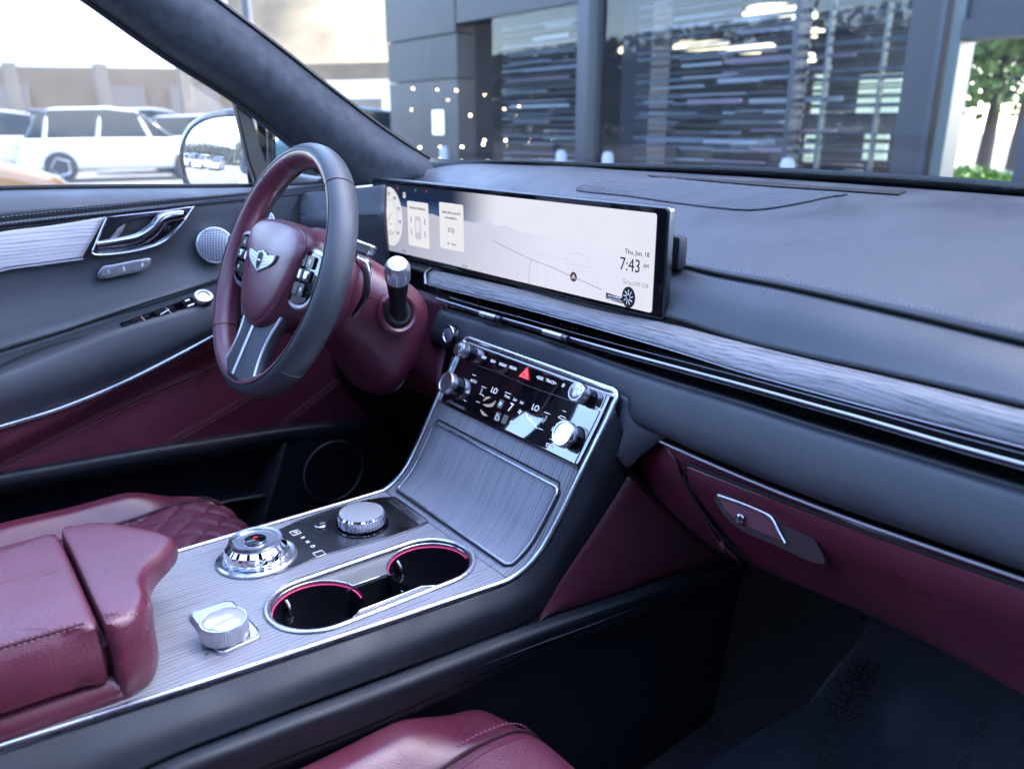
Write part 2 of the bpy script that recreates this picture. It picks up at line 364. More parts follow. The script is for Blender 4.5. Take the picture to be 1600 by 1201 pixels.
# the face starts just left of the display's right end
face = loft('dash_face', [[np.array([-.02, .781, 1.126])]+face_top, [np.array([-.02, .762, 1.106])]+[p*.55+q*.45+np.array([0, -.004, .001]) for p, q in zip(cr(face_top, 7), wtop)], [np.array([-.02, .742, 1.078])]+wtop], 'slate_leather', DB, 60, 6, .006)
sr = cr(seam, 90)
tube('seam_groove', [p+np.array([0, -.0012, .0006]) for p in sr], .0022, 'void_black', DB, 6)
stitch('stitching', [p+np.array([0, -.0055, -.0065]) for p in sr], 'slate_thread', face, nrm=(0, -1, .3), lift=.0014)
stitch('stitching', [p+np.array([0, .009, .0072]) for p in sr], 'slate_thread', top, nrm=(0, -.4, 1), lift=.0012)
# instrument-side pad: the dash end beside the driver's door
loft('dash_end', [cx([-.72, -.66, -.60, -.55], [(468, 300), (510, 298), (560, 293), (600, 288)]),
                  cx([-.70, -.645, -.59, -.54], [(466, 330), (505, 326), (555, 322), (600, 318)]),
                  cx([-.69, -.635, -.585, -.53], [(468, 356), (505, 352), (555, 348), (600, 346)]),
                  cx([-.70, -.65, -.60, -.55], [(480, 420), (520, 430), (560, 440), (610, 450)])], 'slate_leather', DB, 24, 8, .01)
tube('trim_line', cr(cx([-.698, -.643, -.588, -.54], [(464, 333), (505, 337), (545, 336.5), (590, 336)]), 20), .0012, 'black_plastic', DB, 6)
# veneer strip under the display and on to the passenger's door
WB_PX = [(668, 443), (789, 473), (880, 497), (960, 519), (1060, 548), (1152, 577), (1260, 607), (1360, 634), (1480, 665), (1600, 696), (1720, 727)]
wbot = cy(.694, WB_PX)
WT2 = [(676, 421), (800, 448), (880, 470), (960, 489), (1045, 505), (1150, 532), (1250, 557), (1350, 580), (1450, 603), (1600, 640), (1720, 669)]
wt2 = cy([.728]*4+[.730, .732, .729, .726, .723, .719, .716], WT2)
mid = [(p+q)/2+np.array([0, -.004, .004]) for p, q in zip(wbot, wt2)]
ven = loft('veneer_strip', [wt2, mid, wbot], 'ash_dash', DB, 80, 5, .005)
tube('chrome_edge', [p+np.array([0, 0, -.0015]) for p in cr(wbot, 80)], .0010, 'smoked_chrome', ven, 8)
endc = [wt2[0]+np.array([-.003, 0, .002]), mid[0]+np.array([-.005, -.002, .001]), wbot[0]+np.array([-.003, -.001, -.002])]
tube('end_cap', cr(endc, 10), .003, 'smoked_chrome', ven, 8)
# ledge below the display on the driver's side
loft('display_ledge', [cy(.742, [(560, 388), (600, 398), (640, 408), (690, 420)]), cy(.716, [(566, 394), (605, 405), (642, 416), (682, 428)])], 'slate_plastic', DB, 12, 3, .006)
# long black air vent
VB_PX = [(689, 481), (770, 505), (851, 530), (960, 569), (1060, 601), (1160, 631), (1260, 663), (1360, 693), (1480, 729), (1600, 765), (1720, 800)]
vbot = cy(.690, VB_PX)
back_t = [p+np.array([0, .055, -.004]) for p in wbot]; back_b = [p+np.array([0, .055, 0]) for p in vbot]
vent = loft('air_vent', [[p+np.array([0, .004, -.004]) for p in wbot], back_t, back_b, [p+np.array([0, .003, 0]) for p in vbot]], 'black_plastic', DB, 60, 2, .003, smooth=False, sharp=20)
CH_PX = [(682, 466), (750, 487), (814, 505), (885, 526), (960, 547), (1060, 574), (1160, 601), (1260, 629), (1360, 657), (1480, 692), (1600, 725), (1720, 758)]
chb = cy(.6895, CH_PX); chs = cr(chb, 120)
tube('chrome_bar', chs, .0022, 'dim_silver', vent, 10, flat=.0022)
for k, dz, dy in ((0, .0105, .014), (1, -.0115, .014)):
    tube('vent_blade', [p+np.array([0, dy, dz]) for p in chs], .0075, 'piano_black', vent, 8, flat=.0010, nrm=(0, 0, 1))
for dz in (.0066, -.0066): tube('vent_slat', [p+np.array([0, .006, dz]) for p in chs[4:]], .0008, 'dark_satin', vent, 6)
for a, b in ((.145, .185), (.305, .345)):              # sliding tabs that aim the outlets
    i0, i1 = int(a*119), int(b*119)
    tube('vent_tab', [p+np.array([0, -.004, 0]) for p in cr(chs[i0:i1+1], 12)], .0052, 'satin_silver', vent, 12, flat=.0046)
    e = chs[i1]; tube('tab_collar', [e+np.array([.001, -.004, 0]), e+np.array([.010, -.004, -.0005])], .0045, 'dark_satin', vent, 12)
for i in range(26):                                      # upright vanes of the two centre outlets
    s = .11+.0125*i; p = chs[int(s*119)]
    if i in (12, 13): continue
    box('vane', p+np.array([-.0007, .012, -.017]), p+np.array([.0007, .04, .017]), 'piano_black', vent)
tube('vent_surround', cr(cy(.694, [(684, 450), (686, 468), (690, 480), (695, 484)]), 14), .0010, 'smoked_chrome', vent, 6)
# lower slate roll
CL_PX = [(900, 640), (960, 660), (1028, 678), (1110, 714), (1202, 752), (1275, 780), (1347, 806), (1470, 848), (1600, 892), (1720, 932)]
cl = cy([.70, .70, .692]+[.69]*7, CL_PX)
vb2 = cr(vbot, 40); cl2 = cr([np.array([-.33, .695, .945])]+[np.array([-.1, .697, .945])]+cl, 40)
pad_m = [p*.50+q*.50+np.array([0, -.020, -.004]) for p, q in zip(vb2, cl2)]
pad_l = [p*.15+q*.85+np.array([0, -.018, 0]) for p, q in zip(vb2, cl2)]
pad_t = [p+np.array([0, -.007, -.007]) for p in vb2]
roll = loft('lower_pad', [[p+np.array([0, .006, -.001]) for p in vb2], pad_t, pad_m, pad_l, [p+np.array([0, .006, 0]) for p in cl2]], 'slate_leather', DB, 70, 8, .006)
# starter button
sb = PY(703, 522, .664)
sbt = lathe('start_button', [(.0155, -.006), (.0155, .002), (.0148, .0042), (.0128, .0045), (.0118, .0025), (0, .0018)], sb, (.05, -1, .12), 'chrome', DB, 40)
lathe('button_face', [(.0112, .0015), (.0112, .0036), (.009, .0044), (0, .0046)], sb, (.05, -1, .12), mat('violet_cap', (.30, .29, .42), .25, .4), sbt, 32)
# bright line and glovebox
gl = cr(cl[2:], 70)
tube('chrome_line', [p+np.array([0, -.0075, -.0035]) for p in gl], .0016, mat('line_silver', (.55, .56, .62), .38, .4), DB, 8)
J = [(986, 736), (1040, 790), (1090, 838), (1130, 872)]        # joint with the console flank
L0 = [p+np.array([0, .002, -.003]) for p in cr(cl[2:], 30)]
bot = cr(cy([.74, .742, .745, .745], [(1180, 893), (1340, 958), (1600, 1092), (1720, 1150)]), 30)
mid1 = cr(cy(.684, [(1052, 712), (1202, 771), (1347, 826), (1600, 914), (1720, 954)]), 30)
mid2 = cr(cy(.700, [(1090, 800), (1250, 860), (1420, 925), (1600, 1000), (1720, 1046)]), 30)
loft('glovebox_surround', [L0, mid1, [p+np.array([0, .022, -.001]) for p in mid2], [p+np.array([0, .024, 0]) for p in bot]], 'burgundy_leather', DB, 50, 6, .005)
# left cheek of the surround, running into the console joint
loft('knee_panel', [cy([.70, .70, .705, .715], [(1030, 678), (1012, 692), (998, 712), (986, 737)]),
                    cy([.688, .694, .705, .72], [(1052, 711), (1040, 740), (1042, 765), (1040, 791)]),
                    cy([.70, .712, .725, .74], [(1072, 760), (1080, 795), (1098, 825), (1095, 842)]),
                    cy([.735, .74, .75, .77], [(1125, 850), (1140, 866), (1150, 876), (1160, 884)])], 'burgundy_leather', DB, 16, 6, .005)
gd_t = cr(cy(.676, [(1072, 727), (1130, 750), (1202, 778), (1347, 833), (1600, 923), (1720, 963)]), 30)
gd_m = cr(cy(.690, [(1085, 772), (1150, 806), (1250, 850), (1420, 918), (1600, 990), (1720, 1036)]), 30)
gd_b = cr(cy(.735, [(1170, 878), (1250, 912), (1340, 950), (1470, 1012), (1600, 1082), (1720, 1140)]), 30)
gd = loft('glovebox_door', [[p+np.array([0, .010, .001]) for p in gd_t], gd_t, [(p*.5+q*.5)+np.array([0, -.003, 0]) for p, q in zip(gd_t, gd_m)], gd_m, gd_b, [p+np.array([0, .02, -.004]) for p in gd_b]], 'burgundy_leather', DB, 60, 6, .004)
tube('gap_line', [p+np.array([0, .002, .0022]) for p in gd_t], .0019, 'void_black', gd, 6)
tube('gap_line', cr(cy([.680, .680, .688, .702, .728], [(1072, 727), (1070, 745), (1088, 785), (1125, 835), (1172, 878)]), 24), .0019, 'void_black', gd, 6)
# latch: plate with the recess shade in its colour, and a bright pull
ho = PY(1205, 826, .6795); hx = PY(1285, 862, .684)-PY(1125, 775, .6735); hx /= np.linalg.norm(hx); hn = np.array([.0, -.96, .28]); hy = np.cross(np.cross(hx, hn)*-1, hx)
hy = np.array([0, .28, .96]); 
rc = [onp(px, py, ho, hn) for px, py in [(1118, 772), (1150, 778), (1205, 802), (1262, 830), (1282, 858), (1290, 880), (1262, 874), (1215, 852), (1168, 832), (1140, 812), (1124, 792)]]
rim = cr(rc, 48, True)
rec = plate('latch_shade', [to2d(rim, ho, (1, 0, 0), hy)], ho+hn*.0012, (1, 0, 0), hy, .004, mat('shaded_burgundy', (.022, .005, .009), .6), gd)
hp = cr([onp(px, py, ho+hn*.0038, hn) for px, py in [(1122, 773), (1160, 786), (1195, 801), (1207, 810), (1217, 830), (1227, 848)]], 30)
tube('latch_pull', hp, .0019, 'satin_silver', rec, 10)
flap = [onp(px, py, ho+hn*.0045, hn) for px, py in [(1122, 775), (1160, 788), (1195, 803), (1206, 812), (1225, 846), (1190, 832), (1150, 812), (1130, 794)]]
plate('latch_flap', [to2d(flap, ho, (1, 0, 0), hy)], ho+hn*.0030, (1, 0, 0), hy, .002, 'burgundy_leather', rec)
lathe('lock_cylinder', [(.0055, 0), (.0055, .0018), (.004, .0024), (0, .0022)], onp(1157, 810, ho+hn*.005, hn), hn, 'smoked_chrome', rec, 24)
# underside closing panel: dark
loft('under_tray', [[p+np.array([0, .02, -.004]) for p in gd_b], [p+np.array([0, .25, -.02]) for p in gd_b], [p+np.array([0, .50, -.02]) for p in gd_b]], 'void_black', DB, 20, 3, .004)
# defroster slot and centre speaker at the foot of the windscreen
zt = lambda x, y: float(np.interp(0, [0, 1], [0, 0]))
def pad_z(x, y):
    i = int(np.clip(np.searchsorted(XS, x), 1, len(XS)-1)); t = (y-E1[i, 1])/(E0[i, 1]-E1[i, 1]); t = min(max(t, 0), 1)
    return E1[i, 2]+(E0[i, 2]-E1[i, 2])*(1-(1-t)**1.45)+.018*math.exp(-((x+.40)/.20)**2)*math.sin(math.pi*min(1, t*1.05))
def on_pad(px, py):
    lo, hi = .6, 3.2; r = ray(px, py)
    for k in range(400):
        s = lo+(hi-lo)*k/400; P = CAM+r*s
        if P[1] > .79 and P[2] < pad_z(P[0], P[1]): return P
    return CAM+r*1.6
gp = [on_pad(*p) for p in [(900, 299), (925, 288), (965, 283), (1030, 281), (1130, 290), (1230, 298), (1322, 306), (1300, 310), (1240, 322), (1185, 329), (1130, 329), (1060, 319), (980, 309)]]
gr2 = np.array([(p[0], p[1]) for p in cr(gp, 90, True)])
grl = plate('speaker_grille', [[tuple(q) for q in gr2]], (0, 0, 0), (1, 0, 0), (0, 1, 0), .002, mat('grille_slate', (.022, .025, .033), .6), DB)
def conform(o, lift):
    off = WLOC[o.name]; me = o.data
    bm = bmesh.new(); bm.from_mesh(me); bmesh.ops.triangulate(bm, faces=bm.faces[:]); bmesh.ops.subdivide_edges(bm, edges=bm.edges[:], cuts=3, use_grid_fill=True)
    for v in bm.verts:
        w_ = v.co+off; zz = pad_z(w_.x, w_.y); v.co.z += zz+lift
    bm.to_mesh(me); bm.free()
conform(grl, .0022)
ds_ = [on_pad(*p) for p in [(1012, 275), (1100, 280), (1205, 287), (1310, 295), (1415, 301), (1404, 306.5), (1300, 299.5), (1200, 292), (1100, 284), (1020, 277.5)]]
dsp = plate('defroster_slot', [[(p[0], p[1]) for p in ds_]], (0, 0, 0), (1, 0, 0), (0, 1, 0), .002, 'void_black', DB); conform(dsp, .0022)
# curved ribs of the grille: arcs swept about a point towards the passenger
cxy = gr2.mean(0); cen = np.array([cxy[0]+.16, cxy[1]-.42])
def inside(p):
    x, y = p; c = False; n_ = len(gr2)
    for i in range(n_):
        x1, y1 = gr2[i]; x2, y2 = gr2[(i+1) % n_]
        if (y1 > y) != (y2 > y) and x < (x2-x1)*(y-y1)/(y2-y1)+x1: c = not c
    return c
V = []; Fc = []
for R_ in np.arange(.18, .85, .0080):
    run = []
    for a in np.linspace(math.radians(40), math.radians(175), 700):
        p = cen+R_*np.array([math.cos(a), math.sin(a)])
        if inside(p): run.append(p)
        else:
            if len(run) > 3:
                o_ = len(V)
                for q in run[::4]+[run[-1]]:
                    d = (q-cen)/R_; z0 = pad_z(*q)+.0020
                    V += [(q[0]-d[0]*.0019, q[1]-d[1]*.0019, z0), (q[0], q[1], z0+.0012), (q[0]+d[0]*.0019, q[1]+d[1]*.0019, z0)]
                for i in range((len(V)-o_)//3-1):
                    for e in range(2): Fc.append((o_+i*3+e, o_+i*3+3+e, o_+i*3+4+e, o_+i*3+1+e))
            run = []
if V: tag(mesh('grille_ribs', V, Fc, mat('rib_slate', (.050, .056, .070), .5), grl), kind='stuff')
# pod behind the display's right end
mp0 = PY(1066, 372, .770); mp1 = PY(1060, 412, .770)
box('display_mount', (mp0[0]-.09, .768, mp1[2]-.01), (mp0[0]-.002, .786, mp0[2]+.002), 'slate_plastic', DB, .008)
# ================================================================== DISPLAY
DS = thing('display_screen', 'wide curved-corner digital display with white map and gauges', 'display', (-.25, .74, 1.07))
DS['label'] = 'very wide thin display showing pale map, round gauge and clock'
SY = .737
tl = PY(582, 277, SY); trr = PY(1042, 321, SY); bl = PY(589, 394, SY); br = PY(1040, 502, SY)
X0, X1 = (tl[0]+bl[0])/2-.002, (trr[0]+br[0])/2; ZT, ZB = (tl[2]+trr[2])/2, (bl[2]+br[2])/2
W_, H_ = X1-X0, ZT-ZB; SO = np.array([(X0+X1)/2, SY, (ZT+ZB)/2])
XD, YD, NS = np.array([1., 0, 0]), np.array([0, 0, 1.]), np.array([0, -1., 0])
plate('housing', [rrect(W_, H_, .006)], SO, XD, YD, .011, 'dark_satin', DS, .002)
plate('bezel', [rrect(W_-.004, H_-.004, .005)], SO+NS*.0012, XD, YD, .002, 'piano_black', DS, .0004)
# lit panel
pn = bpy.data.materials.new('screen_picture'); pn.use_nodes = True; N, L = lnk(pn); N.clear(); M['screen_picture'] = pn
o_ = N.new('ShaderNodeOutputMaterial'); em = N.new('ShaderNodeEmission'); gg_ = N.new('ShaderNodeBsdfGlossy'); gg_.inputs['Roughness'].default_value = .12; gg_.inputs[0].default_value = (.007, .007, .008, 1); ad_ = N.new('ShaderNodeAddShader'); L.new(em.outputs[0], ad_.inputs[0]); L.new(gg_.outputs[0], ad_.inputs[1]); L.new(ad_.outputs[0], o_.inputs[0]); em.inputs[1].default_value = .31*EK
tc = N.new('ShaderNodeTexCoord'); sx = N.new('ShaderNodeSeparateXYZ'); mpv = N.new('ShaderNodeMapping'); L.new(tc.outputs['Object'], mpv.inputs[0]); mpv.inputs['Scale'].default_value = (1/.72, 1, 1/.125); mpv.inputs['Location'].default_value = (.5, 0, .5); L.new(mpv.outputs[0], sx.inputs[0])
rv = N.new('ShaderNodeValToRGB'); e = rv.color_ramp.elements
e[0].position = .45; e[0].color = (.42, .47, .60, 1); e[1].position = 1; e[1].color = (.02, .03, .06, 1)
q = e.new(.62); q.color = (.08, .15, .31, 1); q = e.new(.82); q.color = (.012, .03, .09, 1)
L.new(sx.outputs['Z'], rv.inputs[0])
rh = N.new('ShaderNodeMapRange'); rh.interpolation_type = 'SMOOTHSTEP'; rh.inputs['From Min'].default_value = .36; rh.inputs['From Max'].default_value = .56; L.new(sx.outputs['X'], rh.inputs['Value'])
mx = N.new('ShaderNodeMix'); mx.data_type = 'RGBA'; L.new(rh.outputs[0], mx.inputs['Factor']); L.new(rv.outputs[0], mx.inputs['A']); mx.inputs['B'].default_value = (.86, .87, 1.0, 1)
L.new(mx.outputs['Result'], em.inputs[0])
def glow(name, c, s=.30):
    m = bpy.data.materials.new(name); m.use_nodes = True; n_, l_ = lnk(m); n_.clear(); o2 = n_.new('ShaderNodeOutputMaterial'); e2 = n_.new('ShaderNodeEmission')
    e2.inputs[0].default_value = (*c, 1); e2.inputs[1].default_value = s*EK; l_.new(e2.outputs[0], o2.inputs[0]); M[name] = m
glow('px_white', (.93, .93, .97)); glow('px_grey', (.62, .61, .68)); glow('px_dark', (.035, .035, .05)); glow('px_mid', (.42, .42, .48)); glow('px_line', (.66, .66, .72)); glow('px_gold', (.55, .33, .10)); glow('px_red', (.7, .03, .08)); glow('px_green', (.03, .45, .12)); glow('px_purple', (.10, .06, .10)); glow('px_card', (.88, .88, .93))
PW, PH = W_-.030, H_-.018
PO = SO+np.array([-.003, 0, 0])
pan = plate('lit_panel', [rrect(PW, PH, .004)], PO+NS*.0024, XD, YD, .001, 'screen_picture', DS)
SL = [.0026]
def sp(px, py, k=0): return PY(px, py, SY-.0030-k*.0003)
def s2(pts, k=0): return to2d([sp(*p, k) for p in pts], sp(812, 390, k)*0+np.array([0, SY-.0030-k*.0003, 0]), XD, YD)
def spl(name, pts, m, k=0): return plate(name, [s2(pts, k)], (0, SY-.0030-k*.0003, 0), XD, YD, .0002, m, pan)
def sdisc(name, c, r, m, k, ry=None):
    return plate(name, [[(c[0]+r*math.cos(a), c[2]+(ry or r)*math.sin(a)) for a in np.linspace(0, 2*math.pi, 64, endpoint=False)]], (0, SY-.0030-k*.0003, 0), XD, YD, .0002, m, pan)
def sline(name, pts, wd, m, k):
    P = [sp(*p, k) for p in pts]; return tube(name, P, wd, m, pan, 4, flat=.0001, nrm=(0, -1, 0))
# land below the horizon of the picture
mg = bpy.data.materials.new('screen_land'); mg.use_nodes = True; N, L = lnk(mg); N.clear(); M['screen_land'] = mg
o_ = N.new('ShaderNodeOutputMaterial'); em = N.new('ShaderNodeEmission'); gg_ = N.new('ShaderNodeBsdfGlossy'); gg_.inputs['Roughness'].default_value = .12; gg_.inputs[0].default_value = (.05, .05, .055, 1); ad_ = N.new('ShaderNodeAddShader'); L.new(em.outputs[0], ad_.inputs[0]); L.new(gg_.outputs[0], ad_.inputs[1]); L.new(ad_.outputs[0], o_.inputs[0]); em.inputs[1].default_value = .31*EK
tc = N.new('ShaderNodeTexCoord'); sx = N.new('ShaderNodeSeparateXYZ'); mpv = N.new('ShaderNodeMapping'); L.new(tc.outputs['Object'], mpv.inputs[0]); mpv.inputs['Scale'].default_value = (1/.72, 1, 1); mpv.inputs['Location'].default_value = (.5, 0, 0); L.new(mpv.outputs[0], sx.inputs[0])
rv = N.new('ShaderNodeValToRGB'); e = rv.color_ramp.elements
e[0].position = .10; e[0].color = (.45, .45, .57, 1); e[1].position = .75; e[1].color = (.84, .85, 1.0, 1); L.new(sx.outputs['X'], rv.inputs[0]); L.new(rv.outputs[0], em.inputs[0])
def panel_px(u, v):   # u, v in 0..1 of the lit panel -> 2-D
    return (PO[0]-PW/2+PW*u, PO[2]-PH/2+PH*v)
def px2(px, py): p = sp(px, py); return (p[0], p[2])
land = [px2(*p) for p in [(630, 322), (645, 326), (662, 333), (676, 334), (690, 340), (705, 343), (722, 344), (735, 346), (742, 348), (752, 345), (764, 346), (775, 353), (790, 352), (806, 360), (840, 366), (880, 372)]]
land = [(panel_px(.003, 0)[0], land[0][1]+.002)]+land+[panel_px(.985, .52), panel_px(.985, .012), panel_px(.003, .012)]
plate('map_land', [land], (0, SY-.0030, 0), XD, YD, .0002, 'screen_land', pan)
# speedometer dial
dc = sp(610, 338, 1); dx = abs(sp(632, 338, 1)[0]-sp(589, 338, 1)[0])/2; 
sdisc('dial', dc, .0445, 'px_card', 1, .0535); sdisc('dial_ring', dc, .0262, 'px_grey', 2, .0305); sdisc('dial_centre', dc, .0250, 'px_white', 3, .0293)
for k_, s_ in enumerate(['0', '20', '40', '60', '80', '100', '120', '140', '160']):
    a = math.radians(222-k_*33); p = dc+np.array([math.cos(a)*.0350, 0, math.sin(a)*.0410]); p[1] = SY-.0040
    text(s_, p, XD, YD, .0078, 'px_dark', pan, t=.0001)
a = math.radians(222); p0 = dc+np.array([-.003, 0, -.003]); 
tube('needle', [np.array([dc[0]+math.cos(a)*.031, SY-.0042, dc[2]+math.sin(a)*.031]), np.array([dc[0]-math.cos(a)*.014, SY-.0042, dc[2]-math.sin(a)*.014])], .0007, 'px_gold', pan, 4, flat=.0001, nrm=(0, -1, 0))
text('MPH', np.array([dc[0]+.001, SY-.0041, dc[2]-.0135]), XD, YD, .0045, 'px_mid', pan, t=.0001)
arc = [np.array([dc[0]+.022*math.cos(b)*.75, SY-.0041, dc[2]-.011+.022*math.sin(b)]) for b in np.linspace(math.radians(225), math.radians(315), 14)]
tube('fuel_arc', arc, .0007, 'px_gold', pan, 4, flat=.0001, nrm=(0, -1, 0))
box('fuel_icon', np.array([dc[0]-.0012, SY-.0042, dc[2]-.0275]), np.array([dc[0]+.0012, SY-.0040, dc[2]-.0245]), 'px_dark', pan)
# P tile, warning lamps
def tile(name, px, py, w_, h_, m, k, r=.0015):
    p = sp(px, py, k); return plate(name, [rrect(w_, h_, r, 4, p[0], p[2])], (0, p[1], 0), XD, YD, .0002, m, pan)
tile('gear_tile', 631.5, 304.5, .0085, .0095, 'px_white', 2); text('P', sp(631.5, 304.5, 4), XD, YD, .009, 'px_dark', pan, t=.0001)
for px, py, m in ((621, 294, 'px_red'), (649, 297, 'px_green'), (666, 299, 'px_red')): tile('warning_lamp', px, py, .004, .004, m, 2, .0015)
# two cards
def card(x0, y0, x1, y1): return spl('message_card', [(x0, y0), (x1, y0+(x1-x0)*.12), (x1+3, y1+(x1-x0)*.22), (x0+3, y1)], 'px_white', 2)
def cardx(pxl, pxr, pyt, pyb):
    a_ = sp(pxl, pyt, 2); b_ = sp(pxr, pyb, 2); return plate('message_card', [rrect(b_[0]-a_[0], a_[2]-b_[2], .003, 4, (a_[0]+b_[0])/2, (a_[2]+b_[2])/2)], (0, a_[1], 0), XD, YD, .0002, 'px_white', pan), (a_+b_)/2, b_[0]-a_[0], a_[2]-b_[2]
c1, m1, w1, h1 = cardx(636, 671, 313, 389); c2, m2, w2, h2 = cardx(686, 725, 315, 394)
def ct(s_, c, dx, dz, size, m='px_dark', sx=1.): text(s_, np.array([c[0]+dx, SY-.0042, c[2]+dz]), XD, YD, size, m, pan, t=.0001, sx=sx)
ct('DrivePower Distribution', m1, 0, h1*.36, .0066, sx=.82*min(1, w1/.066))
for ddx in (-1, 1):
    for ddz in (.011, -.011): box('wheel_icon', np.array([m1[0]+ddx*w1*.33-.0016, SY-.0042, m1[2]-.004+ddz-.0055]), np.array([m1[0]+ddx*w1*.33+.0016, SY-.0040, m1[2]-.004+ddz+.0055]), 'px_mid', pan)
plate('car_icon', [rrect(w1*.30, .040, .005, 5, m1[0], m1[2]-.006)], (0, SY-.0041, 0), XD, YD, .0002, 'px_line', pan)
plate('cabin_icon', [rrect(w1*.20, .020, .003, 5, m1[0], m1[2]-.003)], (0, SY-.0044, 0), XD, YD, .0002, 'px_card', pan)
ct('Vehicle will be turned off', m2, 0, h2*.30, .0064, sx=.86*min(1, w2/.073)); ct('automatically in', m2, 0, h2*.19, .0064, sx=.86); ct('57:32', m2, 0, -h2*.08, .0105, sx=.9); ct('OK    Cancel', m2, 0, -h2*.37, .0048)
for px, py, s_ in ((597, 385, '148 mi'), (631, 391.5, '72°F'), (726, 415, '21 mi')): text(s_, sp(px, py, 4), XD, YD, .0060, 'px_dark', pan, t=.0001)
# map roads
sline('map_road', [(770, 375), (800, 391), (830, 405), (862, 417), (897, 433), (940, 452)], .00055, 'px_mid', 3)
sline('map_road', [(830, 405), (827, 420), (826, 443)], .0005, 'px_mid', 3)
for pts in ([(790, 352), (806, 362), (811, 378), (812, 395), (808, 440)], [(812, 385), (835, 397), (850, 398), (880, 404), (905, 410)], [(886, 403), (885, 430), (884, 452)], [(866, 402), (866, 440)], [(905, 397), (920, 402), (921, 428)], [(888, 398), (897, 394), (912, 397)], [(887, 412), (919, 416)], [(887, 420), (920, 425)], [(896, 405), (896, 424)], [(909, 408), (909, 425)], [(925, 430), (934, 432), (934, 446)], [(812, 410), (826, 413)], [(840, 408), (840, 446)], [(852, 414), (852, 448)]):
    sline('map_road', pts, .00028, 'px_line', 3)
pc = sp(896, 432, 4); sdisc('position_marker', pc, .0068, 'px_purple', 4)
spl('position_arrow', [(896, 427.5), (899.5, 436), (896, 433.8), (892, 434.5)], 'px_line', 6)
text('Thu, Jun. 18', sp(1015, 398.5, 4), XD, YD, .0088, 'px_dark', pan, 'RIGHT', t=.0001)
text('7:43', sp(1001, 417.5, 4), XD, YD, .0235, 'px_dark', pan, 'RIGHT', t=.0001, sx=.92)
text('AM', sp(1014, 416.5, 4), XD, YD, .0068, 'px_dark', pan, 'RIGHT', t=.0001)
text('SiriusXM Off', sp(1013, 447.5, 4), XD, YD, .0085, 'px_mid', pan, 'RIGHT', t=.0001)
for px in (878, 886, 894, 903, 912): sline('page_dot', [(px, 456+(px-878)*.25), (px+6, 457.5+(px-878)*.25)], .0004, 'px_dark', 3)
# round dealer sticker with its tongue
st = sp(982, 464, 5); sk = sdisc('screen_sticker', st, .0118, 'black_print', 5, .0138)
spl('sticker_tongue', [(947, 456.5), (972, 464.5), (973, 474), (947, 466)], 'black_print', 5)
text('INFOTAINMENT', sp(960, 463.5, 7), XD, (0, 0, 1), .0034, 'white_print', pan, t=.0001); text('SCREEN PROTECTION', sp(960, 468.0, 7), XD, YD, .0027, 'white_print', pan, t=.0001)
for k_ in range(9):
    a = 2*math.pi*k_/9; tube('sticker_ray', [st+np.array([math.cos(a)*.003, -.0007, math.sin(a)*.003]), st+np.array([math.cos(a+.2)*.0085, -.0007, math.sin(a+.2)*.010])], .0005, 'white_print', sk, 4)
# ================================================================== CENTRE CONSOLE
CN = thing('center_console', 'ash veneer centre console with knobs, cup holders and burgundy armrest', 'console', (-.07, .3, .38))
PROF = np.array([(-.40, .775), (.0, .775), (.45, .775), (.505, .775), (.520, .7778), (.54, .789), (.558, .807), (.572, .828), (.588, .855), (.607, .890), (.628, .926), (.646, .957), (.662, .988)])
_s = np.r_[0, np.cumsum(np.linalg.norm(np.diff(PROF, axis=0), axis=1))]
_ss = np.linspace(0, _s[-1], 700)
_pp = np.array(cr([np.array([p[0], p[1], 0]) for p in PROF], 700))[:, :2]
def prof_at_y(y): return np.interp(y, _pp[:, 0], _pp[:, 1])
def prof_n(y):
    i = int(np.clip(np.searchsorted(_pp[:, 0], y), 2, 697)); t = _pp[i+2]-_pp[i-2]; t /= np.linalg.norm(t)
    return np.array([0, -t[1], t[0]]), np.array([0, t[0], t[1]])
def onprof(px, py, lift=0.):
    r = ray(px, py); best = None
    for k in range(len(_pp)-1):
        a, b = _pp[k], _pp[k+1]
        # CAM.yz + s r.yz on segment
        A = np.array([[r[1], -(b[0]-a[0])], [r[2], -(b[1]-a[1])]]); det = np.linalg.det(A)
        if abs(det) < 1e-12: continue
        s, t = np.linalg.solve(A, np.array([a[0]-CAM[1], a[1]-CAM[2]]))
        if s > .1 and -1e-6 <= t <= 1+1e-6 and (best is None or s < best): best = s
    P = CAM+r*best; n, t = prof_n(P[1]); return P+n*lift
def xl(y): return float(np.interp(y, [-.4, .2, .5, .662], [-.215, -.215, -.215, -.213]))
def xr(y): return float(np.interp(y, [-.4, -.01, .148, .331, .451, .517, .56, .607, .662], [.02, .044, .064, .083, .094, .100, .109, .117, .124]))
ZD = .775
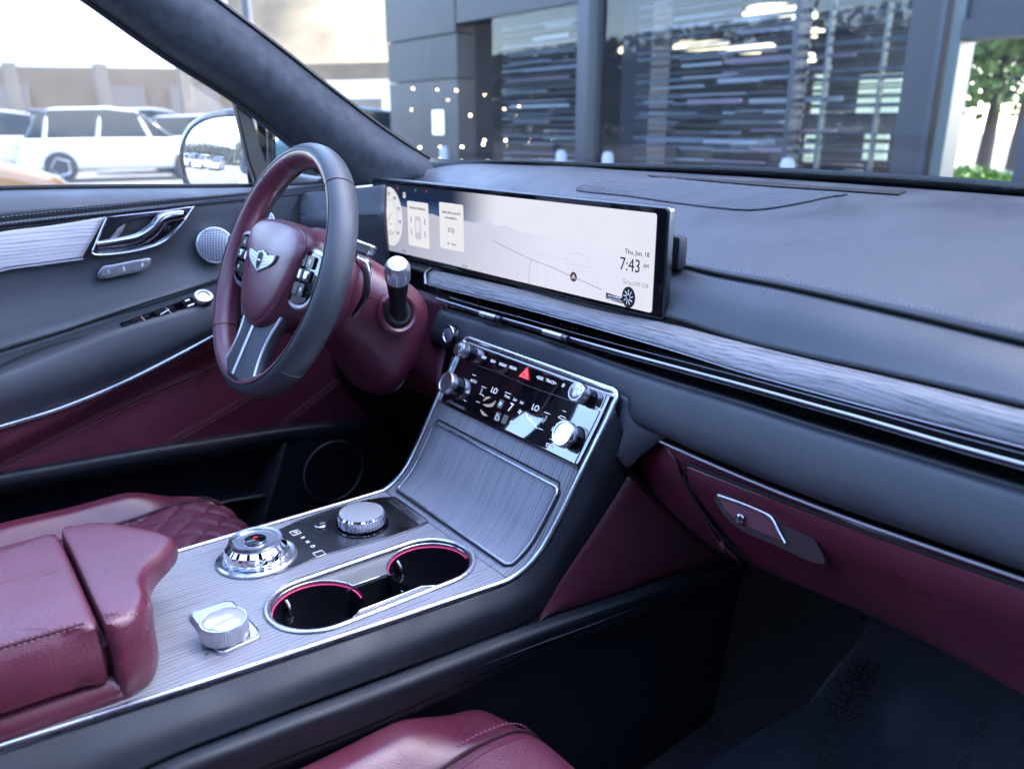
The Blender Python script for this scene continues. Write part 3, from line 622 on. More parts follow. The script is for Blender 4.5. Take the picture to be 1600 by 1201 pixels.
# cup-holder opening: two circles joined into one stadium
c1 = PZ(478, 938, ZD)[:2]; c2 = PZ(663, 882, ZD)[:2]
c1 = np.array([.004, .308]); c2 = np.array([.004, .4585]); RC = .0540
def stadium(r, n=20):
    out = []
    for i in range(n+1): a = math.pi*i/n; out.append((c2[0]+r*math.cos(a), c2[1]+r*math.sin(a)))
    for i in range(n+1): a = math.pi+math.pi*i/n; out.append((c1[0]+r*math.cos(a), c1[1]+r*math.sin(a)))
    return out
ydk = .514
deck = [(xl(y), y) for y in np.linspace(ydk, -.35, 20)]+[(xr(y), y) for y in np.linspace(-.35, ydk, 30)]
dk = plate('veneer_deck', [deck, stadium(RC+.002)], (0, 0, ZD), (1, 0, 0), (0, 1, 0), .006, 'ash_console', CN)
ys = np.r_[np.linspace(ydk, .62, 50)]
up = grid('veneer_rise', [[np.array([xl(y)+(xr(y)-xl(y))*u, y, prof_at_y(y)]) for u in np.linspace(0, 1, 12)] for y in ys], 'ash_console', CN, .005)
# cup holder fittings
tube('chrome_rim', [np.array([p[0], p[1], ZD+.0015]) for p in stadium(RC+.003)], .0034, 'satin_silver', dk, 10, closed=True, flat=.0022, nrm=(0, 0, 1))
inf = mat('taupe_satin', (.30, .29, .28), .35, .6)
# infill plate with two bores and the channel joining them
rb = RC-.0015; hw = .030
hw = .026; off = .014                      # channel sits nearer the passenger's side
def bores():
    xr_, xl_ = math.acos((off+hw)/rb), math.acos((off-hw)/rb); out = []
    for i in range(41): a = -xr_+(2*math.pi-xl_+xr_)*i/40; out.append((c2[0]+rb*math.cos(a), c2[1]+rb*math.sin(a)))
    for i in range(41): a = xl_+(2*math.pi+xr_-xl_)*i/40; out.append((c1[0]+rb*math.cos(a), c1[1]+rb*math.sin(a)))
    return out
bp_ = bores()
cp = plate('cup_holder_plate', [stadium(RC+.001), bp_], (0, 0, ZD-.003), (1, 0, 0), (0, 1, 0), .003, inf, CN)
tube('bore_rim', [np.array([p[0], p[1], ZD-.0025]) for p in bp_], .0012, 'chrome', cp, 8, closed=True)
nb = len(bp_)
for cc, lab in ((c1, 0), (c2, 1)):
    wl_ = lathe('cup_well', [(rb+.0005, -.004), (rb-.001, -.030), (rb-.003, -.062), (rb-.008, -.068), (0, -.068)], np.array([cc[0], cc[1], ZD]), (0, 0, 1), mat('well_black', (.006, .006, .009), .35) if not lab else 'well_black', CN, 48, caps=False)
    for p in wl_.data.polygons: p.flip()
    arc = [np.array([cc[0]+(rb-.0012)*math.cos(a), cc[1]+(rb-.0012)*math.sin(a), ZD-.007]) for a in np.linspace(math.radians(78), math.radians(300 if lab == 0 else 255), 40)]
    tube('light_ring', arc, .0009, 'pink_glow', wl_, 8)
    for a in (math.radians(20), math.radians(205), math.radians(-70)):
        q = np.array([cc[0]+(rb-.002)*math.cos(a), cc[1]+(rb-.002)*math.sin(a), ZD]); dn = np.array([math.cos(a), math.sin(a), 0])
        tube('grip_finger', cr([q+np.array([0, 0, -.012]), q-dn*.006+np.array([0, 0, -.02]), q-dn*.007+np.array([0, 0, -.034]), q-dn*.001+np.array([0, 0, -.042])], 10), .0034, 'satin_silver', wl_, 10)
box('channel_floor', (c1[0]+off-hw, c1[1]+rb*.6, ZD-.05), (c1[0]+off+hw, c2[1]-rb*.6, ZD-.046), 'navy_plastic', CN)
for sgn in (-1, 1): box('channel_wall', (c1[0]+off+sgn*hw-.001, c1[1]+rb*.80, ZD-.05), (c1[0]+off+sgn*hw+.001, c2[1]-rb*.80, ZD-.006), 'navy_plastic', CN)
# bright frame round the whole veneer, up one side, over the glass and down the other
def edge(fx, y, off): n, t = prof_n(y); return np.array([fx(y)+off, y, prof_at_y(y)])+n*.001
lft = [edge(xl, y, .0) for y in np.linspace(-.35, .648, 90)]; rgt = [edge(xr, y, 0.) for y in np.linspace(.648, -.35, 90)]
n_, t_ = prof_n(.655); TLc = np.array([xl(.66), .6635, prof_at_y(.662)])+t_*.004; TRc = np.array([xr(.66), .6635, prof_at_y(.662)])+t_*.004
cornL = cr([lft[-1], TLc+np.array([.003, 0, 0])-t_*.006, TLc+np.array([.012, 0, 0])], 8); cornR = cr([TRc+np.array([-.012, 0, 0]), TRc+np.array([-.003, 0, 0])-t_*.006, rgt[0]], 8)
path = lft[:-1]+cornL+[TLc+(TRc-TLc)*u for u in np.linspace(.06, .94, 20)]+cornR+rgt[1:]
nr = []
for p in path: nr.append(prof_n(p[1])[0])
tube('chrome_frame', path, .0038, 'satin_silver', CN, 10, flat=.0030, nrm=np.array(nr))
# glass control panel
yg0, yg1 = .6125, .6625
gl_ = grid('control_glass', [[np.array([xl(y)+.003+(xr(y)-xl(y)-.006)*u, y, prof_at_y(y)])+prof_n(y)[0]*.0025 for u in np.linspace(0, 1, 24)] for y in np.linspace(yg0, yg1, 20)], 'control_black', CN, .006)
nG, tG = prof_n(.638)
LX = np.array([1., 0, 0])
def ft(s_, px, py, size, m='white_print', sx=1., lift=.0034, bold=.0): return text(s_, onprof(px, py, lift), LX, tG, size, m, gl_, sx=sx, t=.0001, bold=bold)
for s_, px, py, z_ in [('MAP', 758.5, 559, .0062), ('NAV', 773, 565, .0062), ('RADIO', 788, 570.5, .0062), ('MEDIA', 804, 575.5, .0062), ('<SEEK', 846, 591, .0062), ('TRACK>', 863.5, 597, .0062), ('SETUP', 899.5, 610.5, .0062), ('TUNE', 938, 640, .0058),
                       ('AUTO', 742, 596, .0060), ('OFF', 733, 613, .0056), ('LO', 774.7, 611, .0120), ('Front', 795, 620, .0058), ('2nd', 807, 625, .0056), ('3rd', 817.5, 629.5, .0056), ('7', 800, 637.5, .0180), ('LO', 839, 638, .0120), ('A/C', 803, 661, .0075), ('SYNC', 871, 673, .0072), ('☆' if False else '*', 881.5, 605.5, .014)]:
    ft(s_, px, py, z_, sx=.9)
# thin joint across the glass, indicator bars, symbols
def gline(name, a, b, wd, m='white_print'): return tube(name, [onprof(*a, .0034), onprof((a[0]+b[0])/2, (a[1]+b[1])/2, .0034), onprof(*b, .0034)], wd, m, gl_, 4)
for a, b in (((717, 561), (774, 580)), ((774, 580), (830, 604)), ((830, 604), (890, 625)), ((890, 625), (948, 646))): gline('panel_joint', a, b, .00035, 'dark_satin')
for a, b in (((755, 604), (762, 606.5)), ((792, 613), (801, 616.5)), ((853, 644), (862, 647.5)), ((882, 642), (887, 644)), ((872, 662), (877, 664)), ((861.5, 686), (867, 688)), ((741, 585.5), (746, 587.5)), ((843, 669), (851, 672)), ((727, 625.5), (731, 627)), ((747, 627.5), (752, 629.5))): gline('indicator_bar', a, b, .0004)
def sym(name, pts, m='white_print'):    # small line drawings printed on the glass
    return tube(name, [onprof(*p, .0034) for p in pts], .00042, m, gl_, 4)
sym('seat_icon', [(756, 607), (754, 613), (752, 616), (757, 617.5), (758, 620)]); sym('seat_icon', [(857, 650), (855, 655), (853, 658), (850, 658), (851, 661)])
for k_ in range(4): sym('airflow_icon', [(825, 645+k_*1.5), (828, 652+k_*1.2), (834, 656+k_*1.5), (841, 670-k_*2)])
for a, b, c in (((757, 627), (762, 622.5), (769, 621)), ((757, 632), (766, 634), (774, 629)), ((753, 640), (758, 647), (764, 650)), ((766, 636), (772, 633), (777, 626))): tube('airflow_icon', cr([onprof(*p, .0033) for p in (a, b, c)], 8), [.0004, .0009, .0016, .002, .002, .0016, .0009, .0004], 'px_mid', gl_, 6, flat=.0003, nrm=nG)
def fico(px, py, w_, h_):
    p = onprof(px, py, .0032); return plate('icon_tile', [rrect(w_, h_, .002, 4)], p, LX, tG, .0004, 'icon_plate', gl_)
for px, py in ((784.5, 631.5), (779.5, 651), (791, 655.5)): fico(px, py, .0105, .0125)
for cxp, cyp in ((784.5, 631.5), (815, 644)):
    for k_ in range(4):
        a = k_*math.pi/2+.4; o0 = onprof(cxp, cyp, .0038); d_ = LX*math.cos(a)+tG*math.sin(a)
        tube('fan_icon', [o0+d_*.0006, o0+d_*.0022, o0+d_*.0036], [.0003, .0012, .0005], 'white_print', gl_, 6, flat=.0002, nrm=nG)
sym('bottle_icon', [(779, 646.5), (779, 649), (776.5, 651), (777, 656), (781.5, 657.5), (782.5, 652.5), (780.5, 650), (780.5, 647)])
sym('recirculate_icon', [(875, 652), (879, 650), (886, 653), (885, 656.5), (878, 654.5), (875, 652)]); sym('defrost_icon', [(857, 692.5), (865, 695.5), (864, 700), (856, 697), (857, 692.5)]); sym('defrost_icon', [(859, 695.5), (862.5, 697)])
# hazard warning triangle
hz = [onprof(*p, .0034) for p in ((827, 573.5), (829.5, 595), (813, 588.5))]; h0 = sum(hz)/3
plate('hazard_triangle', [to2d(hz, h0, LX, tG)], h0+nG*.0006, LX, tG, .0008, 'red_print', gl_)
for s_ in (.72, .42):
    q = [h0+(p-h0)*s_+nG*.0009 for p in hz]; tube('triangle_outline', q, .00035, mat('pale_pink', (.8, .4, .45), .4, emit=((1, .5, .55), .2)) if s_ == .72 else 'pale_pink', gl_, 4, closed=True)
# four turned knobs
def knob(px, py, r, h, dark):
    o = onprof(px, py, .0025)-nG*.0; base = onprof(px, py, 0)
    # the face was measured, so step the base back down the stem
    o = onprof(px, py, h*.85)-nG*h*.85+nG*.0
    k_ = lathe('rotary_knob', [(r*.86, 0), (r*.86, h*.35), (r*.98, h*.36), (r*1.0, h*.45), (r*1.0, h*.92), (r*.93, h*1.0), (r*.80, h*1.0), (r*.78, h*.93), (0, h*.92)], o+nG*.0028, nG, 'satin_silver', CN, 72, flute=.02, nf=36)
    lathe('knob_stem', [(r*.88, 0), (r*.88, h*.34), (0, h*.34)], o+nG*.0026, nG, 'piano_black', k_, 40)
    lathe('knob_cap', [(r*.77, h*.90), (r*.74, h*(.86 if dark else 1.0)), (r*.55, h*(.86 if dark else 1.06)), (0, h*(.86 if dark else 1.07))], o+nG*.0028, nG, 'piano_black' if dark else 'satin_silver', k_, 40)
    if dark:
        t0 = o+nG*(.0032+h*.87)
        tube('red_dial_mark', [t0+LX*r*.55*math.cos(a)+tG*r*.55*math.sin(a) for a in np.linspace(.3, 1.25, 8)], .0006, 'red_print', k_, 5)
        tube('dial_mark', [t0+LX*r*.55*math.cos(a)+tG*r*.55*math.sin(a) for a in np.linspace(1.5, 3.3, 10)], .0005, 'white_print', k_, 5)
knob(735, 551, .0120, .021, False); knob(712, 603, .0170, .019, True); knob(918.5, 618.5, .0130, .021, False); knob(895, 683, .0172, .019, True)
# sliding lid over the tray
LID = [(682, 666), (870, 757), (868, 768), (812, 868), (800, 871), (634, 762)]
lid_px = [(690, 666), (780, 712), (866, 755), (869, 763), (845, 812), (815, 865), (806, 870), (790, 866), (710, 812), (640, 768), (633, 760), (637, 750), (660, 708), (681, 668)]
lp = [onprof(*p, 0.) for p in lid_px]
ymin, ymax = .527, .597
def lidx(y): return xl(y)+.018, xr(y)-.020
ld = grid('tray_lid', [[np.array([lidx(y)[0]+(lidx(y)[1]-lidx(y)[0])*u, y, prof_at_y(y)])+prof_n(y)[0]*.0016 for u in np.linspace(0, 1, 14)] for y in np.linspace(ymin, ymax, 44)], 'ash_lid', CN, .003)
rimp = []
for y in np.linspace(ymin+.004, ymax-.003, 40): rimp.append((lidx(y)[0], y))
rimp += [(lidx(ymax)[0]+.005, ymax)]+[(lidx(ymax)[0]+(lidx(ymax)[1]-lidx(ymax)[0])*u, ymax) for u in np.linspace(.05, .95, 16)]+[(lidx(ymax)[1]-.005, ymax)]
for y in np.linspace(ymax-.003, ymin+.004, 40): rimp.append((lidx(y)[1], y))
rimp += [(lidx(ymin)[1]-.005, ymin)]+[(lidx(ymin)[0]+(lidx(ymin)[1]-lidx(ymin)[0])*u, ymin) for u in np.linspace(.95, .05, 16)]+[(lidx(ymin)[0]+.005, ymin)]
R3 = [np.array([x, y, prof_at_y(y)])+prof_n(y)[0]*.0020 for x, y in rimp]
tube('lid_rim', R3, .0017, 'satin_silver', ld, 8, closed=True); 
tube('lid_gap', [np.array([x+(.0035 if x > -.04 else -.0035)*(1 if abs(y-(ymin+ymax)/2) < (ymax-ymin)/2-.002 else 0), y+(.0035 if y >= ymax-.001 else -.003 if y <= ymin+.001 else 0), prof_at_y(y+(.003 if y >= ymax-.001 else 0))])+prof_n(y)[0]*.0006 for x, y in rimp], .0014, 'void_black', ld, 6, closed=True)
# gear selector plate with the two crystal dials
zt_ = np.array([0, 0, 1.])
gp_ = [PZ(*p, ZD)[:2] for p in [(342, 884), (375, 897), (420, 899), (463, 886), (505, 868), (600, 842), (660, 821), (668, 813), (650, 797), (628, 779), (600, 777), (540, 789), (470, 812), (400, 846), (350, 870)]]
sp_ = plate('selector_plate', [[tuple(q) for q in np.array(cr([np.r_[q, 0] for q in gp_], 80, True))[:, :2]]], (0, 0, ZD+.0016), (1, 0, 0), (0, 1, 0), .003, 'dark_satin', CN, .0006)
ks = PZ(402, 872, ZD)
ring = lathe('dial_ring', [(.0500, .0), (.0500, .0026), (.047, .0042), (.0430, .003), (.042, .0015), (0, .0015)], ks+zt_*.001, zt_, 'satin_silver', CN, 64)
sh = lathe('shift_dial', [(.0375, .001), (.0392, .004), (.0400, .009), (.0380, .018), (.0325, .0240)], ks+zt_*.001, zt_, 'crystal', CN, 96, flute=.022, nf=24, sharp=12)
lathe('dial_collar', [(.0328, .0230), (.0336, .0257), (.0325, .0280), (.0280, .0273), (.0268, .0253), (0, .0247)], ks+zt_*.001, zt_, 'satin_silver', sh, 64)
lathe('park_button', [(.0125, .0249), (.0125, .0277), (.0105, .0285), (0, .0283)], ks+zt_*.001, zt_, 'piano_black', sh, 48)
tube('park_ring', [ks+np.array([.0132*math.cos(a), .0132*math.sin(a), .0277]) for a in np.linspace(0, 2*math.pi, 40, endpoint=False)], .0008, 'chrome', sh, 6, closed=True)
text('P', ks+np.array([0, 0, .0297]), (.55, .83, 0), (-.83, .55, 0), .011, 'red_print', sh, t=.0002)
k2 = PZ(566, 822, ZD)
mdr = lathe('dial_ring', [(.0365, 0), (.0365, .0018), (.034, .0022), (.032, .0008), (0, .0008)], k2+zt_*.0014, zt_, 'piano_black', CN, 56)
md = lathe('media_dial', [(.0300, .003), (.0318, .005), (.0325, .011), (.0318, .0190), (.0300, .0215)], k2+zt_*.001, zt_, 'crystal', CN, 120, flute=.03, nf=40, sharp=12)
lathe('dial_top', [(.0301, .0210), (.0298, .0222), (.0280, .0226), (0, .0226)], k2+zt_*.001, zt_, 'crystal_white', md, 56)
sb2 = PZ(501, 823, ZD); lathe('small_button', [(.0085, .001), (.0085, .0028), (.007, .0038), (.005, .0034), (0, .0030)], sb2+zt_*.0012, zt_, 'satin_silver', CN, 40)
for s_, px, py in (('R', 473, 839), ('N', 480.5, 845.5), ('D', 488.5, 852.5)): text(s_, PZ(px, py, ZD+.002), (1, .0, 0), (0, 1, 0), .0078, 'white_print', sp_, t=.0001)
def sq(px, py, s_):
    o = PZ(px, py, ZD+.002); tube('key_outline', [o+np.array([a*s_, b*s_, 0]) for a, b in ((-1, -1), (1, -1), (1, 1), (-1, 1))], .0005, 'white_print', sp_, 4, closed=True)
    return o
sq(499, 864, .0062); o = sq(461.5, 831, .0058); text('P', o, (1, 0, 0), (0, 1, 0), .0085, 'white_print', sp_, t=.0001)
tl_ = [PZ(*p, ZD)[:2] for p in [(606, 784), (616, 781), (667, 815), (655, 820)]]
plate('shortcut_key_bar', [[tuple(q) for q in tl_]], (0, 0, ZD+.0036), (1, 0, 0), (0, 1, 0), .002, 'satin_silver', sp_, .0004)
# drive-mode dial on its square base, nearest the camera
pm = [PZ(*p, ZD)[:2] for p in [(292, 961), (362, 938), (413, 996), (343, 1027)]]; mc = sum(pm)/4
sqp = []
for i in range(4):
    a, b, c = pm[i-1], pm[i], pm[(i+1) % 4]
    for t in np.linspace(0, 1, 5): p0 = b+(a-b)*.16; p1 = b+(c-b)*.16; sqp.append(tuple((1-t)**2*p0+2*t*(1-t)*b+t*t*p1))
bs = plate('mode_base', [sqp], (0, 0, ZD+.0045), (1, 0, 0), (0, 1, 0), .006, 'satin_silver', CN, .0012)
tube('base_outline', [np.array([mc[0]+(p[0]-mc[0])*.93, mc[1]+(p[1]-mc[1])*.93, ZD+.0046]) for p in sqp], .0006, 'dark_satin', bs, 5, closed=True)
k3 = PZ(352, 991, ZD+.005); 
mk = lathe('mode_dial', [(.0240, 0), (.0240, .0012), (.0252, .0018), (.0255, .0180), (.0245, .0200), (.0225, .0200), (.0214, .0186), (0, .0184)], k3, zt_, mat('pearl_silver', (.52, .52, .56), .28, .8), CN, 120, flute=.018, nf=60, sharp=25)
lathe('mode_cap', [(.0212, .0180), (.0205, .0200), (.016, .0214), (0, .0218)], k3, zt_, 'crystal_white', mk, 48)
tube('dial_tick', [k3+np.array([.020, -.024, -.0002]), k3+np.array([.022, -.028, -.0002])], .0006, 'black_print', bs, 5)
# ---- flank towards the passenger
def rim(y, dx, dz): return np.array([xr(y)+dx, y, prof_at_y(y)+dz])
YA = [-.35, -.1, .05, .2, .35, .46, .52]
bandA = cr([rim(y, .003, -.003) for y in YA]+[rim(.56, .003, -.003), rim(.59, .003, -.002), rim(.62, .003, 0), rim(.655, .003, 0)], 60)
lowA = cr([np.array([.078, -.35, .700]), np.array([.096, -.10, .702])]+cx([.102, .109, .114, .118], [(200, 1213), (400, 1130), (600, 1056), (760, 998)])+cx([.120, .124, .130, .134], [(839, 962), (880, 898), (935, 815), (984, 738)]), 60)
midA = [p*.5+q*.5+np.array([.006, 0, .004]) for p, q in zip(bandA, lowA)]
loft('flank_band', [bandA, midA, lowA], 'slate_plastic', CN, 80, 8, .006)
# slate shoulder where the dashboard roll runs down to the console joint
loft('flank_shoulder', [cy([.672, .680, .686, .690], [(970, 616), (1002, 636), (1032, 654), (1064, 672)]),
                        cy([.662, .668, .676, .686], [(964, 664), (988, 678), (1012, 687), (1040, 684)]),
                        cx([.130, .136, .142, .150], [(955, 707), (966, 717), (980, 731), (996, 716)])], 'slate_leather', CN, 16, 8, .006)
# burgundy knee wedge
tri_a = cr(cx([.1195, .1235, .1290, .1330], [(840, 967), (880, 901), (935, 818), (985, 738)]), 24)       # rising edge
tri_b = cr(cx([.1195, .132, .143, .153], [(840, 967), (945, 934), (1040, 901), (1132, 874)]), 24)       # lower edge
loft('knee_wedge', [tri_a, [a_*.5+b_*.5+np.array([.004, 0, 0]) for a_, b_ in zip(tri_a, tri_b)], tri_b], 'burgundy_leather', CN, 24, 6, .004)
tube('joint_line', cr(cx([.135, .138, .145, .152, .157], [(962, 711), (990, 741), (1040, 792), (1090, 840), (1135, 876)]), 24), .0016, 'void_black', CN, 6)
# lower ledge and kick panel
led0 = cr([np.array([.083, -.35, .697]), np.array([.098, -.12, .699])]+cx([.104, .111, .116, .121, .133, .145, .158], [(200, 1216), (400, 1133), (600, 1059), (839, 968), (945, 935), (1040, 902), (1165, 868)]), 60)
led1 = cr([np.array([.103, -.35, .686]), np.array([.118, -.12, .688])]+cx([.122, .128, .133, .138, .148, .157, .168], [(200, 1243), (400, 1158), (600, 1083), (839, 990), (945, 952), (1040, 918), (1172, 874)]), 60)
led2 = cr([np.array([.103, -.35, .650]), np.array([.118, -.12, .650])]+cx([.122, .127, .131, .135, .145, .154, .166], [(200, 1300), (400, 1205), (600, 1125), (839, 1015), (945, 972), (1040, 935), (1175, 878)]), 60)
led3 = [np.array([p[0]-.012, p[1], p[2]-.02]) for p in led2]; led4 = [np.array([.120, p[1], .36]) for p in led2]
loft('kick_ledge', [led0, led1, led2], 'slate_plastic', CN, 80, 6, .005)
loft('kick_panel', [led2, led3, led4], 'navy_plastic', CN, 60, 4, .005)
tube('panel_seam', cr(cx([.128, .130, .132, .134, .137, .146, .163], [(649, 1112), (655, 1096), (670, 1079), (719, 1051), (839, 1006), (945, 967), (1130, 893)]), 40), .0010, mat('seam_grey', (.06, .065, .09), .5), CN, 6)
# driver-side wall of the console
loft('console_wall', [[edge(xl, y, -.002)+np.array([0, 0, -.003]) for y in np.linspace(-.35, .65, 20)], [np.array([xl(y)-.012, y, prof_at_y(y)-.03]) for y in np.linspace(-.35, .65, 20)], [np.array([-.235, y, .36]) for y in np.linspace(-.35, .75, 20)]], 'navy_plastic', CN, 40, 4, .005)
# ---- armrest
mat('burgundy_dark', (.04, .006, .012), .6)
def rings(name, R, m, parent, sharp=50):
    R = np.array(R); k, n = R.shape[:2]; Fc = gridfaces(k, n, False, True); Fc.append(tuple((k-1)*n+j for j in range(n))); Fc.append(tuple(range(n))[::-1])
    bm = bmesh.new(); vs = [bm.verts.new(v) for v in R.reshape(-1, 3)]
    for q in Fc: bm.faces.new([vs[i] for i in q])
    bmesh.ops.recalc_face_normals(bm, faces=bm.faces[:]); me = bpy.data.meshes.new(name); bm.to_mesh(me); bm.free(); return finish(name, me, m, parent, sharp)
def inset(P, d, lo_y=None):
    P = np.array(P); c = P.mean(0); n = len(P); out = []
    for i in range(n):
        t = P[(i+1) % n]-P[i-1]; t /= np.linalg.norm(t)+1e-9; k = 1.
        if lo_y is not None and abs(P[i, 1]-lo_y) < .012: k = .22
        out.append(P[i]-np.array([t[1], -t[0]])*d*k)
    return np.array(out)
def front_outline(nose, side):
    pts = [(-.200, .088), (-.204, .110), (-.194, .132), (-.160, .146+.014*nose), (-.125, .146+.036*nose), (-.098, .144+.044*nose), (-.074, .142+.030*nose), (-.054, .141+.010*nose), (-.030, .139), (.004, .134), (.027+side, .121), (.0370+side, .104), (.0365+side, .0885), (.018, .0872), (-.03, .0868), (-.08, .087), (-.15, .0872)]
    return np.array(cr([np.array([*p, 0]) for p in pts], 96, True))[:, :2]
def ccw(P): P = np.array(P); a = (P[:, 0]*np.roll(P[:, 1], -1)-P[:, 1]*np.roll(P[:, 0], -1)).sum(); return P if a > 0 else P[::-1]
def stack(spec, lo_y=None):
    R_ = []
    for P, d, z in spec: R_.append([(q[0], q[1], z) for q in inset(ccw(P), d, lo_y)])
    return R_
def shrink(P, d, ks, lo_y=None):
    Q = inset(ccw(P), d, lo_y); c = Q.mean(0)+np.array([0, -.004]); return [[(c[0]+(q[0]-c[0])*k, c[1]+(q[1]-c[1])*k, z) for q in Q] for k, z in ks]
N1, N0 = front_outline(1, 0), front_outline(0, .006)
fr_ = rings('armrest_front', stack([(N0, .004, .774), (front_outline(.0, .008), 0, .782), (front_outline(0, .008), 0, .800), (front_outline(.0, .006), 0, .818), (front_outline(.62, .004), 0, .824), (front_outline(.95, .003), -.001, .830), (N1, -.001, .838), (N1, .000, .8465), (N1, .0025, .8520), (N1, .006, .8548)], .087)+shrink(N1, .006, ((.95, .8558), (.80, .8562), (.5, .8562)), .087), 'burgundy_leather', CN)
def lid_outline(side):
    P = []
    x0, x1 = -.204, .030+side
    pts = [(x0, -.32), (x0, .066), (x0+.008, .083), (x0+.05, .0842), (x1-.04, .0838), (x1-.004, .0832), (x1, .079), (x1-.024, -.32)]
    for a, b in zip(pts, pts[1:]+pts[:1]):
        a = np.array(a); b = np.array(b); k = max(2, int(np.linalg.norm(b-a)/.012))
        for t in range(k): P.append(a+(b-a)*t/k)
    return np.array(P)
nl = len(lid_outline(0))
def lid_o(side):
    P = lid_outline(side); d = np.r_[0, np.cumsum(np.linalg.norm(np.diff(np.vstack([P, P[:1]]), axis=0), axis=1))]; s_ = np.linspace(0, d[-1], 121)[:-1]; Q = np.vstack([P, P[:1]])
    return np.stack([np.interp(s_, d, Q[:, 0]), np.interp(s_, d, Q[:, 1])], 1)
al = rings('armrest_lid', stack([(lid_o(.014), .006, .800), (lid_o(.014), .001, .804), (lid_o(.012), 0, .815), (lid_o(.008), 0, .830), (lid_o(0.), -.001, .843), (lid_o(0), .003, .8495), (lid_o(0), .007, .8525)], .080)+shrink(lid_o(0), .007, ((.985, .8545), (.95, .8556), (.8, .8560), (.6, .8560)), .080), 'burgundy_leather', CN)
rings('armrest_base', stack([(lid_o(.017)+np.array([0, .016]), .004, .770), (lid_o(.017)+np.array([0, .016]), 0, .780), (lid_o(.014)+np.array([0, .014]), .0, .792), (lid_o(.010)+np.array([0, .010]), .006, .798)]), 'burgundy_leather', CN)
box('armrest_gap', (-.195, .066, .78), (.032, .094, .832), 'burgundy_dark', CN)
# seam with its two rows of thread, and the pressed crease on the lid
def top_z(x): return .8562-.0*x
sx0, sx1 = -.004, .022
sm = [np.array([sx0+(sx1-sx0)*((y+.30)/.375), y, .8556]) for y in np.linspace(-.30, .072, 40)]
tube('seam', [p+np.array([0, 0, .0]) for p in sm], .0012, 'burgundy_dark', al, 6)
for d_ in (-.0042, .0042): stitch('stitching', [p+np.array([d_, 0, .0004 if d_ < 0 else -.0002]) for p in sm], 'burgundy_thread', al, .0052, .0034, .0006)
sm2 = [np.array([.0225+.004*t, .090+.030*t, .8560-.006*t*t]) for t in np.linspace(0, 1, 12)]
tube('seam', sm2, .0010, 'burgundy_dark', fr_, 6)
for d_ in (-.004, .004): stitch('stitching', [p+np.array([d_, 0, .0004]) for p in sm2], 'burgundy_thread', fr_, .005, .0032, .0006)
tube('pressed_crease', [np.array([-.108+.006*t, -.30+.37*t, .8560]) for t in np.linspace(0, 1, 30)], .0030, 'burgundy_leather', al, 8, flat=.0011, nrm=(0, 0, 1))
# ================================================================== STEERING COLUMN AND WHEEL
WC = np.array([-.37, .4415, 1.0965]); TW = math.radians(22.8)
WX = np.array([1., 0, 0]); WY = np.array([0, math.sin(TW), math.cos(TW)]); WZ = np.cross(WX, WY)      # WZ points at the driver
def wp(u, v, w=0.): return WC+WX*u+WY*v+WZ*w
def wl(px, py, w): P = onp(px, py, WC+WZ*w, WZ); d = P-WC; return np.array([d@WX, d@WY, w])
CO = thing('steering_column', 'burgundy steering column shroud with control stalks behind the wheel', 'steering column', wp(0, 0, -.2))
def sup(c, hw, hh, n=64, e=2.6, x=WX, y=WY, dn=1.):
    out = []
    for i in range(n):
        a = 2*math.pi*i/n; ca, sa = math.cos(a), math.sin(a)
        h = hh*(dn if sa < 0 else 1)
        out.append(c+x*hw*math.copysign(abs(ca)**(2/e), ca)+y*h*math.copysign(abs(sa)**(2/e), sa))
    return out
R_ = [sup(wp(0, 0, -.075), .080, .060), sup(wp(0, 0, -.080), .092, .068), sup(wp(0, -.004, -.115), .106, .066, dn=1.3), sup(wp(0, -.012, -.155), .117, .066, dn=1.6), sup(wp(-.002, -.022, -.190), .118, .068, dn=1.8), sup(wp(-.010, -.030, -.215), .108, .066, dn=1.8), sup(wp(-.03, -.035, -.235), .080, .060, dn=1.8)]
R_ = [cr([R_[k][j] for k in range(len(R_))], 30) for j in range(64)]
col = rings('column_shroud', np.array(R_).transpose(1, 0, 2), 'burgundy_leather', CO)
tube('shroud_joint', [p+WX*.0012 for p in cr([onp(570, 462, wp(.118, 0, 0), WX), onp(590, 468, wp(.125, 0), WX), onp(606, 473, wp(.13, 0), WX)], 10)], .0010, 'void_black', col, 6)
# wheel-side cover with steering-angle collar
# stalk that leaves the shroud on the passenger's side
s0 = PX(622, 487, -.238); s1 = PX(621, 424, -.185); sdv = s1-s0; sln = np.linalg.norm(sdv); sdn = sdv/sln
lathe('stalk_bezel', [(.031, -.010), (.031, .0), (.0275, .0035), (.0235, .0015), (.0225, -.008)], s0-sdn*.002, sdn*.35+WX*.9, 'burgundy_leather', CO, 48)
lathe('stalk_boot', [(.0225, -.012), (.0225, .0), (.017, .006), (.0, .006)], s0-sdn*.002, sdn*.35+WX*.9, 'rubber', CO, 40)
sk = lathe('control_stalk', [(.0145, -.004), (.0125, .012), (.0125, sln*.35), (.0160, sln*.80), (.0168, sln*.86), (0, sln*.88)], s0, sdn, 'black_plastic', CO, 40)
lathe('stalk_cap', [(.0165, sln*.84), (.0182, sln*.86), (.0182, sln*1.06), (.0172, sln*1.10)], s0, sdn, 'satin_silver', sk, 96, flute=.07, nf=32, sharp=20)
lathe('stalk_end', [(.0175, sln*1.085), (.0172, sln*1.12), (.0130, sln*1.19), (0, sln*1.22)], s0, sdn, mat('satin_cap', (.50, .51, .55), .32, .9), sk, 40)
